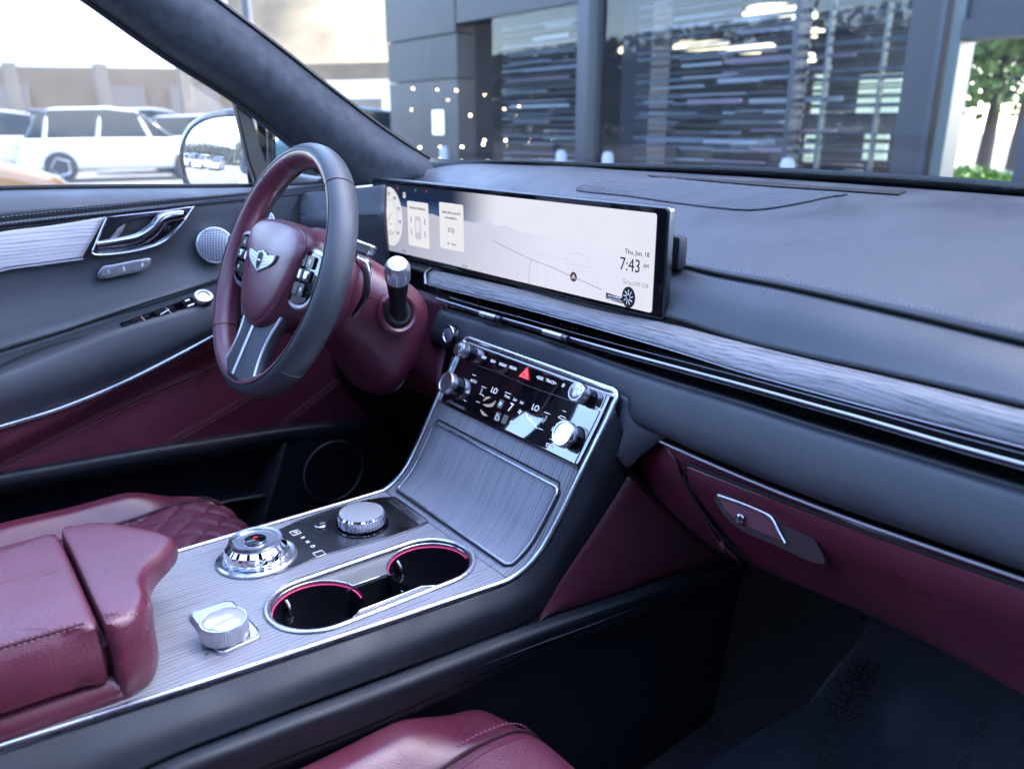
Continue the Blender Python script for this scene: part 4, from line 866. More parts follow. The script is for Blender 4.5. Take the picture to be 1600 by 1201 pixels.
# bright stalk on the far side and the bright clip at the shroud's crest
fs0 = onp(500, 376, wp(0, 0, -.06), WZ); fs1 = onp(452, 362, wp(0, 0, -.045), WZ)
st2 = lathe('wiper_stalk', [(.0110, 0), (.0115, .03), (.0135, .055), (.0155, .07), (.0155, .105), (.013, .112), (0, .114)], fs1+(fs0-fs1)*1.0, (fs1-fs0)*1., 'satin_silver', CO, 40, flute=.03, nf=24)
cl_o = onp(570, 388, wp(.10, 0, -.115), WX)
plate('column_clip', [rrect(.040, .020, .006)], cl_o, -WZ, WY, .030, 'smoked_chrome', CO, .004)
plate('clip_face', [rrect(.012, .018, .003)], cl_o+WX*.0008-WZ*.010, -WZ, WY, .028, 'chrome', CO, .003)
# knee bolster under the column
loft('knee_bolster', [[np.array([x, .70, 1.03]) for x in (-.72, -.5, -.38, -.315)], [np.array([x, .685, .965]) for x in (-.72, -.5, -.37, -.295)], [np.array([x, .655, .90]) for x in (-.70, -.5, -.35, -.275)], [np.array([x, .69, .84]) for x in (-.70, -.5, -.35, -.265)], [np.array([x, .82, .76]) for x in (-.70, -.5, -.35, -.26)]], 'burgundy_fine', DB, 30, 6, .006)
loft('driver_under_tray', [[np.array([x, .82, .76]) for x in (-.72, -.24)], [np.array([x, 1.25, .75]) for x in (-.72, -.24)]], 'void_black', DB, 4, 3, .005)
box('dash_core', (-.32, .715, .70), (.13, .775, .965), 'void_black', DB); box('dash_core', (-.72, .78, .80), (-.23, 1.30, 1.06), 'void_black', DB); box('dash_core', (-.23, .775, .80), (.80, 1.30, 1.05), 'void_black', DB)

SW = thing('steering_wheel', 'burgundy and slate leather steering wheel with winged emblem', 'steering wheel', WC)
RR, RA, RB = .1765, .0170, .0220        # rim radius, half thickness across and along the axis
def rimpt(th, ph, grow=0.):
    c, s = math.cos(ph), math.sin(ph); r = RR+(RA+grow)*c; return wp(r*math.cos(th), r*math.sin(th), (RB+grow)*s)
TH = np.linspace(0, 2*math.pi, 144, endpoint=False); dg = math.radians
def rimmesh(name, a0, a1, m, k=20, grow=0., th=TH, cu=True):
    G = [[rimpt(t, p, grow) for p in np.linspace(dg(a0), dg(a1), k)] for t in th]
    o = grid(name, G, m, SW, 0, cu=cu)
    if cu:
        for p in o.data.polygons: p.flip()
    return o
ro = rimmesh('rim_outer', -150, 90, 'slate_leather'); ri = rimmesh('rim_inner', 90, 210, 'burgundy_leather')
tube('rim_seam', [rimpt(t, dg(90), .0002) for t in TH], .0011, 'black_plastic', ro, 6, closed=True)
# cross-stitch on the hub side of the rim
V = []; Fc = []
for i in range(300):
    t = 2*math.pi*i/300
    for a, b in ((204, 216), (216, 204)):
        p, q = rimpt(t, dg(a), .0007), rimpt(t+.016, dg(b), .0007); n0 = (rimpt(t, dg(210), .01)-rimpt(t, dg(210))); n0 /= np.linalg.norm(n0); s_ = np.cross(q-p, n0); s_ /= np.linalg.norm(s_); o_ = len(V)
        V += [p+s_*.0006, p-s_*.0006, q-s_*.0006, q+s_*.0006, (p+q)/2+n0*.0007]; Fc += [(o_, o_+1, o_+4), (o_+1, o_+2, o_+4), (o_+2, o_+3, o_+4), (o_+3, o_, o_+4)]
tag(mesh('cross_stitching', V, Fc, mat('dark_thread', (.02, .02, .028), .6), ri), kind='stuff')
for t in (dg(131), dg(49), dg(318), dg(222)):           # wrap seams across the rim
    tube('wrap_seam', [rimpt(t, p, .0002) for p in np.linspace(dg(-60), dg(205), 24)], .0008, 'burgundy_dark' if t in (dg(131), dg(49)) else 'black_plastic', ri, 6)
# airbag pad: shield shaped and domed
def pad_out(k, lo=0.):
    pts = [(-.084, .012), (-.091, .030), (-.089, .046), (-.070, .057), (-.036, .0615), (0, .0625), (.036, .0615), (.070, .057), (.089, .046), (.091, .030), (.084, .012), (.075, -.014), (.062, -.040), (.042, -.064), (.018, -.0765), (0, -.078), (-.018, -.0765), (-.042, -.064), (-.062, -.040), (-.075, -.014)]
    return np.array(cr([np.array([*p, 0]) for p in pts], 80, True))[:, :2]*k*1.17
P0 = pad_out(1)
def pring(k, w, dv=0.): return [wp(p[0]*k, p[1]*k+dv, w) for p in P0]
pad = rings('airbag_pad', [pring(.97, -.030), pring(1.0, -.022), pring(1.01, -.004), pring(1.0, .008), pring(.965, .0165), pring(.955, .0160), pring(.945, .0172), pring(.90, .0215), pring(.80, .0250), pring(.60, .0285), pring(.35, .0300), pring(.12, .0304)], 'burgundy_leather', SW)
tube('pad_groove', [wp(p[0]*.958, p[1]*.958, .0166) for p in P0], .0010, 'burgundy_dark', pad, 6, closed=True)
stitch('stitching', [wp(p[0]*.925, p[1]*.925, .0198) for p in list(P0)+[P0[0]]], 'burgundy_thread', pad, .0050, .0032, .0005, nrm=WZ)
# winged emblem
EO = wp(0, .006, .0316); ES = 1.42
def ew(pts, t, m, par, name, w=0.): return plate(name, [pts], EO+WZ*w, WX, WY, t, m, par, .0003)
wing = [(.0, .0105), (.010, .0085), (.012, .0062), (.034, .0088), (.033, .0040), (.030, .0005), (.024, -.0030), (.016, -.0060), (.006, -.0092), (0, -.0115)]
wing = [(x*ES, y*ES) for x, y in wing]; bk_ = [(x*1.09, y*1.14) for x, y in wing]; full = bk_+[(-x, y) for x, y in bk_[::-1] if x > 0]
emb = ew(full, .0016, 'black_plastic', pad, 'emblem_back')
full2 = wing+[(-x, y) for x, y in wing[::-1] if x > 0]
mat('emblem_silver', (.74, .75, .80), .32, .65)
ew(full2, .0014, 'emblem_silver', pad, 'emblem_wings', .0011)
for sg in (-1, 1):
    for y0, y1 in ((.0030, .0058), (-.0006, .0022), (-.0040, -.0012)): tube('feather_line', [EO+WZ*.0012+WX*sg*.0075*ES+WY*y0*ES, EO+WZ*.0012+WX*sg*(.031-(.0058-y1)*.9)*ES+WY*y1*ES], .0004, 'black_plastic', emb, 4)
sh_ = [(-.0060, .0070), (0, .0095), (.0060, .0070), (.0062, -.001), (.0035, -.0070), (0, -.0098), (-.0035, -.0070), (-.0062, -.001)]
ew([(x*ES, y*ES) for x, y in sh_], .0014, 'smoked_chrome', pad, 'emblem_shield', .0022); text('GENESIS', EO+WZ*.0026, WX, WY, .0036, 'white_print', pad, t=.0001, sx=.8, name='emblem_lettering')
text('SRS', wp(-.002, -.036, .0268), WX, WY, .010, 'burgundy_fine', pad, t=.0002, name='embossed_lettering')
# rear boss, spokes and bottom blade
rings('hub_back', [[wp(p[0]*k, p[1]*k, w) for p in np.array([(.115*math.copysign(abs(math.cos(a))**.8, math.cos(a)), .086*math.copysign(abs(math.sin(a))**.8, math.sin(a))-.004) for a in np.linspace(0, 2*math.pi, 64, endpoint=False)])] for k, w in ((.80, -.074), (.95, -.070), (1.0, -.060), (.98, -.048), (.85, -.042), (.70, -.020))], 'burgundy_fine', SW)
def pod(s):
    o = wp(s*.1150, .006, -.002)
    out = [(-.034, .034), (-.020, .037), (.030, .034), (.041, .024), (.043, .004), (.036, -.022), (.020, -.040), (-.004, -.046), (-.024, -.044), (-.034, -.034)]
    out = np.array(cr([np.array([x*s, y, 0]) for x, y in out], 60, True))[:, :2]*1.10
    p = plate('switch_pod', [[tuple(q) for q in out]], o+WZ*.012, WX, WY, .030, 'satin_silver', SW, .004)
    plate('switch_panel', [[tuple(q) for q in out*.84]], o+WZ*.0138, WX, WY, .006, 'piano_black', p, .001)
    for r_, (yy, hh) in enumerate(((.019, .017), (.0, .016), (-.021, .018))):
        for c_, (xx, ww) in enumerate(((-.012, .0165), (.010, .022))):
            if r_ == 2 and c_ == 1: xx, ww = .006, .016
            b_ = plate('switch_key', [rrect(ww, hh, .003)], o+WX*xx*s+WY*yy+WZ*.0168, WX, WY, .004, mat('key_black', (.010, .010, .013), .34) if 'key_black' not in M else 'key_black', p, .0008)
            if r_ != 1: text([['+', 'OK'], ['', ''], ['M', 'C']][r_][c_] if False else ['-', '0', '·', '9'][(r_+c_) % 4], o+WX*xx*s+WY*yy+WZ*.0171, WX, WY, .009, 'white_print', p, t=.0001)
    rk = plate('rocker', [rrect(.012, .013, .004)], o+WX*.012*s+WY*.0+WZ*.0195, WX, WY, .006, 'satin_silver', p, .002)
    plate('rocker_bar', [rrect(.005, .012, .002)], o-WX*.011*s+WZ*.0178, WX, WY, .002, 'white_print', p)
    # bridge from pod to rim
    tube('spoke', [wp(s*.060, .006, -.024), wp(s*.120, .010, -.020), wp(s*.168, .012, -.008)], [.034, .030, .020], 'slate_plastic' if s > 0 else 'burgundy_leather', SW, 20, flat=.010, nrm=WZ)
    pd = cr([wp(s*.122, .050, -.052), wp(s*.150, .040, -.056), wp(s*.163, .006, -.058), wp(s*.152, -.030, -.056)], 20)
    tube('shift_paddle', pd, [.006+.006*math.sin(math.pi*i/19) for i in range(20)], 'chrome', SW, 10, flat=.0018, nrm=WZ)
pod(-1); pod(1)
def bl(v, u0, u1, w): return [wp(u, v, w) for u in np.linspace(u0, u1, 9)]
vs_ = np.linspace(-.062, -.172, 18)
Gb = []
for v in vs_:
    t = (v+.062)/(-.110); hw_ = .066-.014*math.sin(math.pi*min(1, t)); w0 = .004+.012*t
    Gb.append([wp(hw_*u, v, w0+.006*(1-u*u)) for u in np.linspace(-1, 1, 13)])
blade = grid('bottom_spoke', Gb, 'slate_leather', SW, .016)
for sg in (-1, 1):
    e_ = [np.array(r[0 if sg < 0 else -1])+WZ*.0006 for r in Gb]
    tube('spoke_edge_trim', e_, .0021, 'emblem_silver', blade, 8)
inl = [np.array(r[6])+WZ*.0012 for r in Gb[4:-1]]
tube('spoke_inlay', inl, [.0042]*(len(inl)), 'emblem_silver', blade, 12, flat=.0016, nrm=WZ)
# ================================================================== DRIVER'S DOOR
DR = thing('driver_door', 'slate and burgundy driver door with ash trim and chrome handle', 'car door', (-.74, .35, .5))
D0 = [(-90, 301), (0, 297), (120, 294.5), (240, 293.5), (340, 293), (440, 291), (520, 287)]
D1 = [(-90, 356), (0, 344), (120, 331), (240, 318.5), (340, 308), (440, 298), (520, 290)]
D2 = [(-90, 368), (0, 356), (120, 342), (240, 328), (340, 315), (440, 304), (520, 295)]
D3 = [(-90, 376), (0, 364), (120, 350), (240, 335), (340, 322), (440, 310), (520, 300)]
D4 = [(-90, 480), (0, 462), (120, 430), (240, 408), (340, 392), (440, 372), (520, 355)]
D5 = [(-90, 578), (0, 547), (96, 517), (200, 481), (320, 443), (420, 410), (520, 385)]
D6 = [(-90, 588), (0, 557), (96, 527), (200, 491), (320, 453), (420, 420), (520, 394)]
D7 = [(-90, 624), (0, 592), (120, 553), (240, 513), (340, 481), (430, 452), (520, 425)]
D8 = [(-90, 694), (0, 667), (100, 636), (200, 594), (300, 543), (399, 489), (500, 438)]
D9 = [(-90, 760), (0, 727), (116, 668), (232, 613), (333, 568), (430, 525), (530, 480)]
DA = [(-90, 752), (0, 736), (116, 716), (232, 696), (340, 680), (446, 665), (593, 650)]
def ext(D, x=-330): (x0, y0), (x1, y1) = D[0], D[1]; return [(x, y0+(y0-y1)/(x0-x1)*(x-x0))]+D      # run every line on to the rear edge of the door
D0, D1, D2, D3, D4, D5, D6, D7, D8, D9, DA = [ext(q) for q in (D0, D1, D2, D3, D4, D5, D6, D7, D8, D9, DA)]
loft('sill_pad', [[p+np.array([-.03, 0, -.002]) for p in cx(-.765, D0)], cx(-.765, D0), cx(-.735, [(a[0], a[1]*.75+b[1]*.25) for a, b in zip(D0, D1)]), cx(-.712, [(a[0], a[1]*.3+b[1]*.7) for a, b in zip(D0, D1)]), cx(-.714, D1)], 'slate_leather', DR, 60, 6, .006)
band = loft('stitched_band', [cx(-.7145, D1), cx(-.709, [((a[0]+b[0])/2, (a[1]+b[1])/2) for a, b in zip(D1, D2)]), cx(-.713, D2)], 'slate_leather', DR, 60, 4, .005)
tube('piping', cr(cx(-.712, D1), 60), .0016, 'void_black', band, 6)
stitch('stitching', cr(cx(-.7105, [(p[0], p[1]-4.5) for p in D1]), 90), 'slate_thread', band, .006, .004, .0006, nrm=(1, 0, .2), lift=.0012)
stitch('stitching', cr(cx(-.7075, [(p[0], p[1]+6) for p in D1]), 90), 'slate_thread', band, .006, .004, .0006, nrm=(1, 0, .2), lift=.001)
tube('piping', cr(cx(-.712, [(p[0], p[1]+2) for p in D2]), 60), .0016, 'void_black', band, 6)
loft('door_panel', [cx(-.716, D2), cx(-.714, D3), cx(-.722, D4), cx(-.708, [(a[0], a[1]*.25+b[1]*.75) for a, b in zip(D4, D5)]), cx(-.700, D5)], 'slate_leather', DR, 60, 8, .006)
arm = loft('door_armrest', [cx(-.702, D5), cx(-.696, D6), cx(-.642, [(a[0], a[1]*.35+b[1]*.65) for a, b in zip(D6, D7)]), cx(-.628, D7), cx(-.622, [(a[0], a[1]*.55+b[1]*.45) for a, b in zip(D7, D8)]), cx(-.632, [(a[0], a[1]-3) for a in D8])], 'slate_leather', DR, 70, 8, .006)
tube('armrest_joint', cr(cx(-.6985, D5), 50), .0016, 'void_black', arm, 6)
tube('chrome_strip', cr(cx(-.630, D8), 70), .0042, 'satin_silver', DR, 10, flat=.0030, nrm=(1, 0, 0))
low = loft('lower_panel', [cx(-.636, [(p[0], p[1]+4) for p in D8]), cx(-.640, [(a[0], a[1]*.5+b[1]*.5+2) for a, b in zip(D8, D9)]), cx(-.662, D9), cx(-.664, [(a[0], a[1]*.4+b[1]*.6) if b[1] > a[1] else b for a, b in zip(D9, [(q[0], q[1]+8) for q in DA])]), cx(-.668, [(q[0], q[1]+14) for q in DA])], 'burgundy_leather', DR, 60, 7, .006)
for px in ([(0, 730), (116, 671), (232, 616), (333, 573), (430, 532)], [(263, 690), (315, 662), (368, 632), (430, 597), (480, 570)], [(438, 664), (485, 628), (531, 592)]):
    q = cr(cx(-.6585, px), 50); tube('seam', q, .0013, 'burgundy_dark', low, 6)
    stitch('stitching', cr(cx(-.6575, [(p[0]-1.5, p[1]-4) for p in px]), 60), 'burgundy_thread', low, .0055, .0036, .0006, nrm=(1, 0, .2)); stitch('stitching', cr(cx(-.6575, [(p[0]+1.5, p[1]+4) for p in px]), 60), 'burgundy_thread', low, .0055, .0036, .0006, nrm=(1, 0, .2))
# map pocket: rolled lip, dark hollow behind it, speaker panel in front
lip = [(-330, 801), (-90, 760), (0, 743), (116, 723), (232, 703), (340, 687), (446, 671), (520, 663), (593, 656)]
pk = loft('pocket_lip', [cx(-.668, [(p[0], p[1]-7) for p in lip]), cx(-.652, lip), cx(-.650, [(p[0], p[1]+14) for p in lip]), cx(-.660, [(p[0], p[1]+26) for p in lip])], 'slate_plastic', DR, 50, 6, .005)
loft('pocket_hollow', [cx(-.662, [(p[0], p[1]+24) for p in lip]), cx(-.700, [(p[0], p[1]+60) for p in lip]), cx(-.705, [(p[0], p[1]+150) for p in lip]), cx(-.69, [(p[0], p[1]+240) for p in lip])], 'navy_plastic', DR, 40, 5, .005)
pl = cx(-.655, [(446, 672), (441, 700), (430, 742), (416, 790), (400, 850)]); pr = cx(-.655, [(600, 652), (612, 690), (618, 740), (620, 790), (620, 850)])
spk_pan = loft('speaker_panel', [pl, [p*.5+q*.5+np.array([.004, 0, 0]) for p, q in zip(pl, pr)], pr], 'navy_plastic', DR, 30, 10, .012)
loft('pocket_edge', [[p+np.array([-.05, -.01, 0]) for p in pl], pl, [p+np.array([-.002, .012, 0]) for p in pl]], 'slate_plastic', DR, 30, 4, .004)
loft('pocket_shelf', [cx(-.66, [(300, 800), (350, 783), (420, 771)]), cx(-.70, [(310, 786), (360, 771), (425, 762)])], 'slate_plastic', DR, 10, 3, .006)
so_ = PX(521, 735, -.648)
lathe('door_speaker', [(.066, -.002), (.066, .003), (.0645, .0042), (.0625, .003), (.061, .0012), (0, .003)], so_, (1, 0, .04), 'navy_plastic', DR, 64)
tube('speaker_ring', [so_+np.array([.0042, .0655*math.cos(a), .0655*math.sin(a)]) for a in np.linspace(0, 2*math.pi, 72, endpoint=False)], .0009, mat('ring_grey', (.10, .10, .13), .35), DR, 6, closed=True)
# ash insert
wi = [cx(-.7105, [(-330, 432), (-90, 381), (0, 362), (80, 352), (166, 338)]), cx(-.7085, [(-330, 486), (-90, 417), (0, 391), (75, 380), (147, 370)]), cx(-.7105, [(-330, 535), (-90, 452), (0, 421), (70, 411), (128, 402)])]
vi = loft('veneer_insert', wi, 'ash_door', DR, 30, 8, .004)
tube('veneer_edge', cr(cx(-.711, [(-330, 538), (-90, 455), (0, 423), (66, 413), (130, 404)]), 20), .0015, 'slate_thread', vi, 6)
# pull handle: bright frame, dark scoop, curved lever
def hx_(pts, X): return cr(cx(X, pts), 44, True)
XH = -.706
HF = [(167, 338), (200, 334), (250, 329), (304, 321), (300, 330), (285, 349), (262, 373), (235, 386), (200, 394), (150, 398), (143, 396), (147, 380), (157, 358)]
ho_ = np.array([XH, 0, 0]); YA_ = np.array([0, 1., 0]); ZA_ = np.array([0, 0, 1.])
fr2 = [(PX(*p, XH)[1], PX(*p, XH)[2]) for p in HF]
HI = [(172, 372), (184, 356), (200, 345), (222, 339), (255, 336), (288, 331), (291, 334), (280, 349), (262, 366), (240, 380), (205, 388), (155, 393), (150, 391), (156, 381)]
hi2 = [(PX(*p, XH)[1], PX(*p, XH)[2]) for p in HI]
hf = plate('handle_frame', [fr2, hi2], (XH+.004, 0, 0), YA_, ZA_, .008, 'smoked_chrome', DR, .0012)
plate('handle_scoop', [hi2], (XH-.003, 0, 0), YA_, ZA_, .004, 'black_plastic', hf)
tube('handle_rim', [np.array([XH+.0045, a, b]) for a, b in np.array(cr([np.array([*q, 0]) for q in [(PX(*p, XH)[1], PX(*p, XH)[2]) for p in [(166, 340), (157, 360), (148, 382), (145, 396), (175, 396), (210, 391), (240, 383), (262, 371), (284, 348), (302, 322)]]], 60))[:, :2]], .0019, 'chrome', hf, 8)
lev = cr(cx([-.700, -.697, -.694, -.694, -.696, -.699], [(152, 385), (180, 381), (215, 374), (238, 360), (256, 341), (286, 335)]), 40)
tube('handle_lever', lev, [.0075+.0035*math.sin(math.pi*i/39) for i in range(40)], 'smoked_chrome', hf, 12, flat=.0045, nrm=(1, 0, 0))
tube('lever_edge', [p+np.array([.0042, 0, .006]) for p in lev], .0016, 'chrome', hf, 8)
low_lev = [(153, 391), (158, 384), (190, 381), (218, 376), (238, 364), (258, 344), (285, 337), (284, 341), (262, 364), (238, 379), (205, 387)]
plate('lever_grip', [[(PX(*p, XH)[1], PX(*p, XH)[2]) for p in low_lev]], (XH+.006, 0, 0), YA_, ZA_, .008, 'piano_black', hf, .0015)
plate('scoop_cheek', [[(PX(*p, XH)[1], PX(*p, XH)[2]) for p in [(160, 378), (176, 362), (196, 349), (192, 360), (180, 374), (176, 378)]]], (XH+.002, 0, 0), YA_, ZA_, .004, 'satin_silver', hf, .001)
# seat-memory switch
XM = -.7155
MS = [(150, 431), (158, 416), (175, 412), (225, 402.5), (234, 404), (232, 412), (221, 421), (195, 427), (158, 434)]
ms2 = [(PX(*p, XM)[1], PX(*p, XM)[2]) for p in MS]
msb = plate('memory_switch', [[tuple(q) for q in np.array(cr([np.array([*q, 0]) for q in ms2], 40, True))[:, :2]]], (XM+.010, 0, 0), YA_, ZA_, .012, 'satin_silver', DR, .001)
for pts, ic in (([(154, 430), (160, 418), (181, 413.5), (173, 428)], '1'), ([(175, 428), (183, 413), (206, 408.5), (200, 423)], '2'), ([(202, 422.5), (208, 408), (226, 404.5), (231, 406), (229, 412), (220, 419)], '3')):
    q = [(PX(*p, XM)[1], PX(*p, XM)[2]) for p in pts]; plate('memory_key', [q], (XM+.0115, 0, 0), YA_, ZA_, .003, mat('key_grey', (.22, .22, .26), .35, .5) if 'key_grey' not in M else 'key_grey', msb, .0006)
    c_ = np.mean(q, 0); text(ic, (XM+.0122, c_[0], c_[1]), YA_, ZA_, .008, 'white_print', msb, t=.0001)
# round speaker grilles
def grille(name, px, py, X, r, tilt, par):
    o = PX(px, py, X); ax = np.array(tilt, float); ax /= np.linalg.norm(ax)
    g_ = lathe(name, [(r*1.04, -.006), (r*1.05, .002), (r*1.02, .0058), (r*.97, .0062), (r*.955, .0045)], o, ax, 'satin_silver', par, 64)
    m_ = M.get('perforated_metal') or perf()
    lathe('perforated_dome', [(r*.96, .0040), (r*.8, .0062), (r*.5, .0082), (r*.2, .0090), (0, .0092)], o, ax, m_, g_, 48)
    return g_
def perf():
    m = mat('perforated_metal', (.20, .21, .25), .36, .85); N, L = lnk(m); b = N['Principled BSDF']
    g_ = N.new('ShaderNodeNewGeometry'); mp = N.new('ShaderNodeMapping'); mp.inputs['Rotation'].default_value = (math.radians(90), math.radians(45), math.radians(90)); L.new(g_.outputs['Position'], mp.inputs[0])
    v = N.new('ShaderNodeTexVoronoi'); v.voronoi_dimensions = '2D'; v.inputs['Scale'].default_value = 240; v.inputs['Randomness'].default_value = 0; L.new(mp.outputs[0], v.inputs['Vector'])
    r_ = N.new('ShaderNodeValToRGB'); r_.color_ramp.elements[0].position = .26; r_.color_ramp.elements[0].color = (.004, .004, .006, 1); r_.color_ramp.elements[1].position = .36; r_.color_ramp.elements[1].color = (.24, .25, .30, 1)
    L.new(v.outputs['Distance'], r_.inputs[0]); L.new(r_.outputs[0], b.inputs['Base Color']); L.new(r_.outputs[0], b.inputs['Metallic']); return m
grille('speaker_grille', 336, 383, -.704, .0315, (1, -.25, .18), DR)
grille('tweeter_grille', 412, 345, -.690, .0200, (1, -.5, .2), DR)
# window switches on the armrest: bezel strip, keys, bright tips
def arm_pt(px, py, lift=0.):
    X = float(np.interp((px-190)/150, [0, 1], [-.640, -.640])); return PX(px, py, X)+np.array([.0, 0, lift])
nA = np.array([.55, 0, .84])
def keyq(pts, m, par, t=.004, lift=.003, name='switch_key', bev=.0006):
    P = [arm_pt(*p) for p in pts]; o = sum(P)/len(P); x = np.array([0, 1., .0]); x = P[1]-P[0]; x /= np.linalg.norm(x); y = P[-1]-P[0]; y = y-x*(x@y); y /= np.linalg.norm(y)
    if np.cross(x, y)@nA < 0: x, y = y, x
    z = np.cross(x, y); return plate(name, [to2d(P, o, x, y)], o+z*lift, x, y, t, m, par, bev)
swb = keyq([(186, 505), (300, 463), (312, 480), (200, 520)], 'piano_black', DR, .004, .001, 'switch_bezel')
for pts in ([(190, 507), (202, 503), (209, 514), (196, 518)], [(204, 501), (232, 491), (240, 503), (212, 512)], [(242, 487), (270, 477), (278, 489), (249, 499)], [(284, 472), (296, 468), (304, 478), (292, 483)]):
    k_ = keyq(pts, 'key_black', swb)
for a, b in (((198, 517), (208, 513.5)), ((220, 497), (230, 507)), ((258, 483), (268, 493)), ((289, 473), (296, 470.5)), ((293, 481), (303, 477))):
    tube('key_tip', [arm_pt(*a)+nA*.0045, arm_pt(*b)+nA*.0045], .0012, 'chrome', swb, 6)
for a, b in (((212, 508), (226, 500)), ((250, 494), (264, 486))): tube('key_tip', [arm_pt(*a)+nA*.0045, arm_pt(*b)+nA*.0045], .0009, 'chrome', swb, 6)
mk_ = arm_pt(318, 465); 
lathe('mirror_dial', [(.0165, -.004), (.0165, .001), (.0150, .0035), (.0100, .0038), (.0085, .0015), (0, .0010)], mk_+nA*.003, nA, 'satin_silver', DR, 48)
# grab groove at the rear of the armrest
gg = cr([PX(px, py, x) for px, py, x in ((-60, 600, -.648), (0, 577, -.648), (60, 554, -.650), (110, 537, -.652), (160, 522, -.654), (178, 512, -.655))], 30)
tube('grab_groove', gg, [.004+.008*math.sin(math.pi*i/29) for i in range(30)], 'navy_plastic', arm, 10, flat=.0035, nrm=nA)
# outer skin so that the door is closed towards the street
box('outer_skin', (-.95, -.5, .35), (-.90, .95, 1.17), mat('car_white', (.55, .56, .58), .3, coat=.6), DR); box('door_core', (-.90, -.5, .36), (-.74, .95, 1.165), 'void_black', DR)
# window seal
tube('window_seal', cr([p+np.array([-.006, 0, .003]) for p in cx(-.765, D0)], 40), .004, 'rubber', DR, 8)

# ================================================================== WINDSCREEN PILLAR, MIRROR, GLASS
PI_ = thing('windshield_pillar', 'dark blue suede windscreen pillar sloping beside the driver window', 'pillar', (-.72, .7, 1.2))
eL = cr(cx([-.74, -.745, -.745, -.745, -.745, -.74, -.73, -.72], [(-70, -137), (60, -50), (135, 0), (255, 85), (365, 155), (450, 222), (508, 266), (540, 292)]), 50)
eR = cr(cx([-.695, -.700, -.702, -.705, -.71, -.715, -.718, -.715], [(150, -140), (262, -55), (335, 0), (430, 72), (520, 143), (600, 203), (662, 243), (700, 262)]), 50)
m1_ = cr(cx([-.690, -.690, -.690, -.690, -.692, -.690, -.685, -.685], [(-20, -138), (110, -50), (185, 0), (305, 85), (410, 153), (500, 222), (560, 262), (590, 287)]), 50)
m2_ = cr(cx([-.668, -.668, -.668, -.670, -.672, -.672, -.672, -.68], [(70, -139), (195, -52), (270, 0), (380, 80), (475, 150), (560, 215), (625, 252), (655, 275)]), 50)
loft('suede_cover', [eL, m1_, m2_, eR], 'suede', PI_, 60, 8, .008)
tube('door_seal', [p+np.array([.002, 0, -.002]) for p in eL], .0055, 'rubber', PI_, 8)
tube('seal_highlight', [p+np.array([.004, -.002, -.006]) for p in eL], .0014, mat('seal_violet', (.10, .08, .14), .4), PI_, 6)
tube('glass_edge', [p+np.array([0, .003, .002]) for p in eR], .0045, 'frit_black', PI_, 8)
# black corner sail with its small fixed window
sail = [(366, 154), (378, 158), (392, 175), (425, 286), (402, 291), (388, 250)]
sp_o = (-.752, 0, 0)
plate('corner_post', [[(PX(*p, -.745)[1], PX(*p, -.745)[2]) for p in sail]], (-.745, 0, 0), YA_, ZA_, .02, 'black_plastic', PI_, .003)
plate('sail_top', [[(PX(*p, -.748)[1], PX(*p, -.748)[2]) for p in [(378, 158), (460, 222), (520, 270), (500, 272), (462, 232), (408, 182), (392, 176)]]], (-.748, 0, 0), YA_, ZA_, .02, 'black_plastic', PI_, .002)
plate('corner_glass', [[(PX(*p, -.765)[1], PX(*p, -.765)[2]) for p in [(390, 172), (520, 268), (520, 292), (424, 292)]]], (-.765, 0, 0), YA_, ZA_, .004, 'window_glass', PI_)
# exterior mirror
MR = thing('side_mirror', 'black door mirror seen through the driver window', 'mirror', PX(340, 290, -.98))
MX = -.985
def mo(pts, n=60): return np.array(cr([PX(*p, MX) for p in pts], n, True))
mo_out = mo([(280, 250), (283, 222), (297, 196), (322, 180), (352, 174), (380, 174), (392, 188), (396, 230), (396, 270), (392, 300), (340, 303), (296, 296)])
mn = np.array([.42, -.91, 0.]); mcen = mo_out.mean(0)
mo_out = np.array([onp(*q, mcen, mn) for q in [(280, 250), (283, 222), (297, 196), (322, 180), (352, 174), (380, 174), (392, 188), (396, 230), (396, 270), (392, 300), (340, 303), (296, 296)]]); mo_out = np.array(cr(list(mo_out), 60, True)); mcen = mo_out.mean(0)
def mring(k, d): return [mcen+(p-mcen)*k-mn*d for p in mo_out]
rings('mirror_shell', [mring(.86, .004), mring(.93, -.006), mring(1.04, .0), mring(1.07, .018), mring(.98, .05), mring(.80, .085), mring(.45, .10)], 'piano_black', MR)
rings('mirror_pane', [mring(.875, .0035), mring(.875, -.0028), mring(.865, -.0034)], 'mirror_glass', MR)
tube('mirror_arm', [mcen+np.array([.10, .10, -.06]), mcen+np.array([.2, .14, -.07])], .03, 'black_plastic', MR, 12)
# windscreen
WG = thing('windshield', 'raked windscreen glass with black border above the dashboard', 'windscreen', (0, 1.1, 1.25))
wb = cr([p+np.array([0, .012, -.004]) for p in cy([y+.012 for y in WS_Y], WS_PX)], 40); wbx = np.array(wb)
xs_ = np.linspace(-.70, .75, 40); base = at_x(wb+[np.array([.80, .95, 1.22])], xs_)
def wsg(t): return [np.array([b[0]*(1-.10*t), b[1]-.98*t, b[2]+.46*t+.07*math.sin(math.pi*t)]) for b in base]
loft('glass', [wsg(0), wsg(.35), wsg(.7), wsg(1.)], 'window_glass', WG, 40, 6, .0)
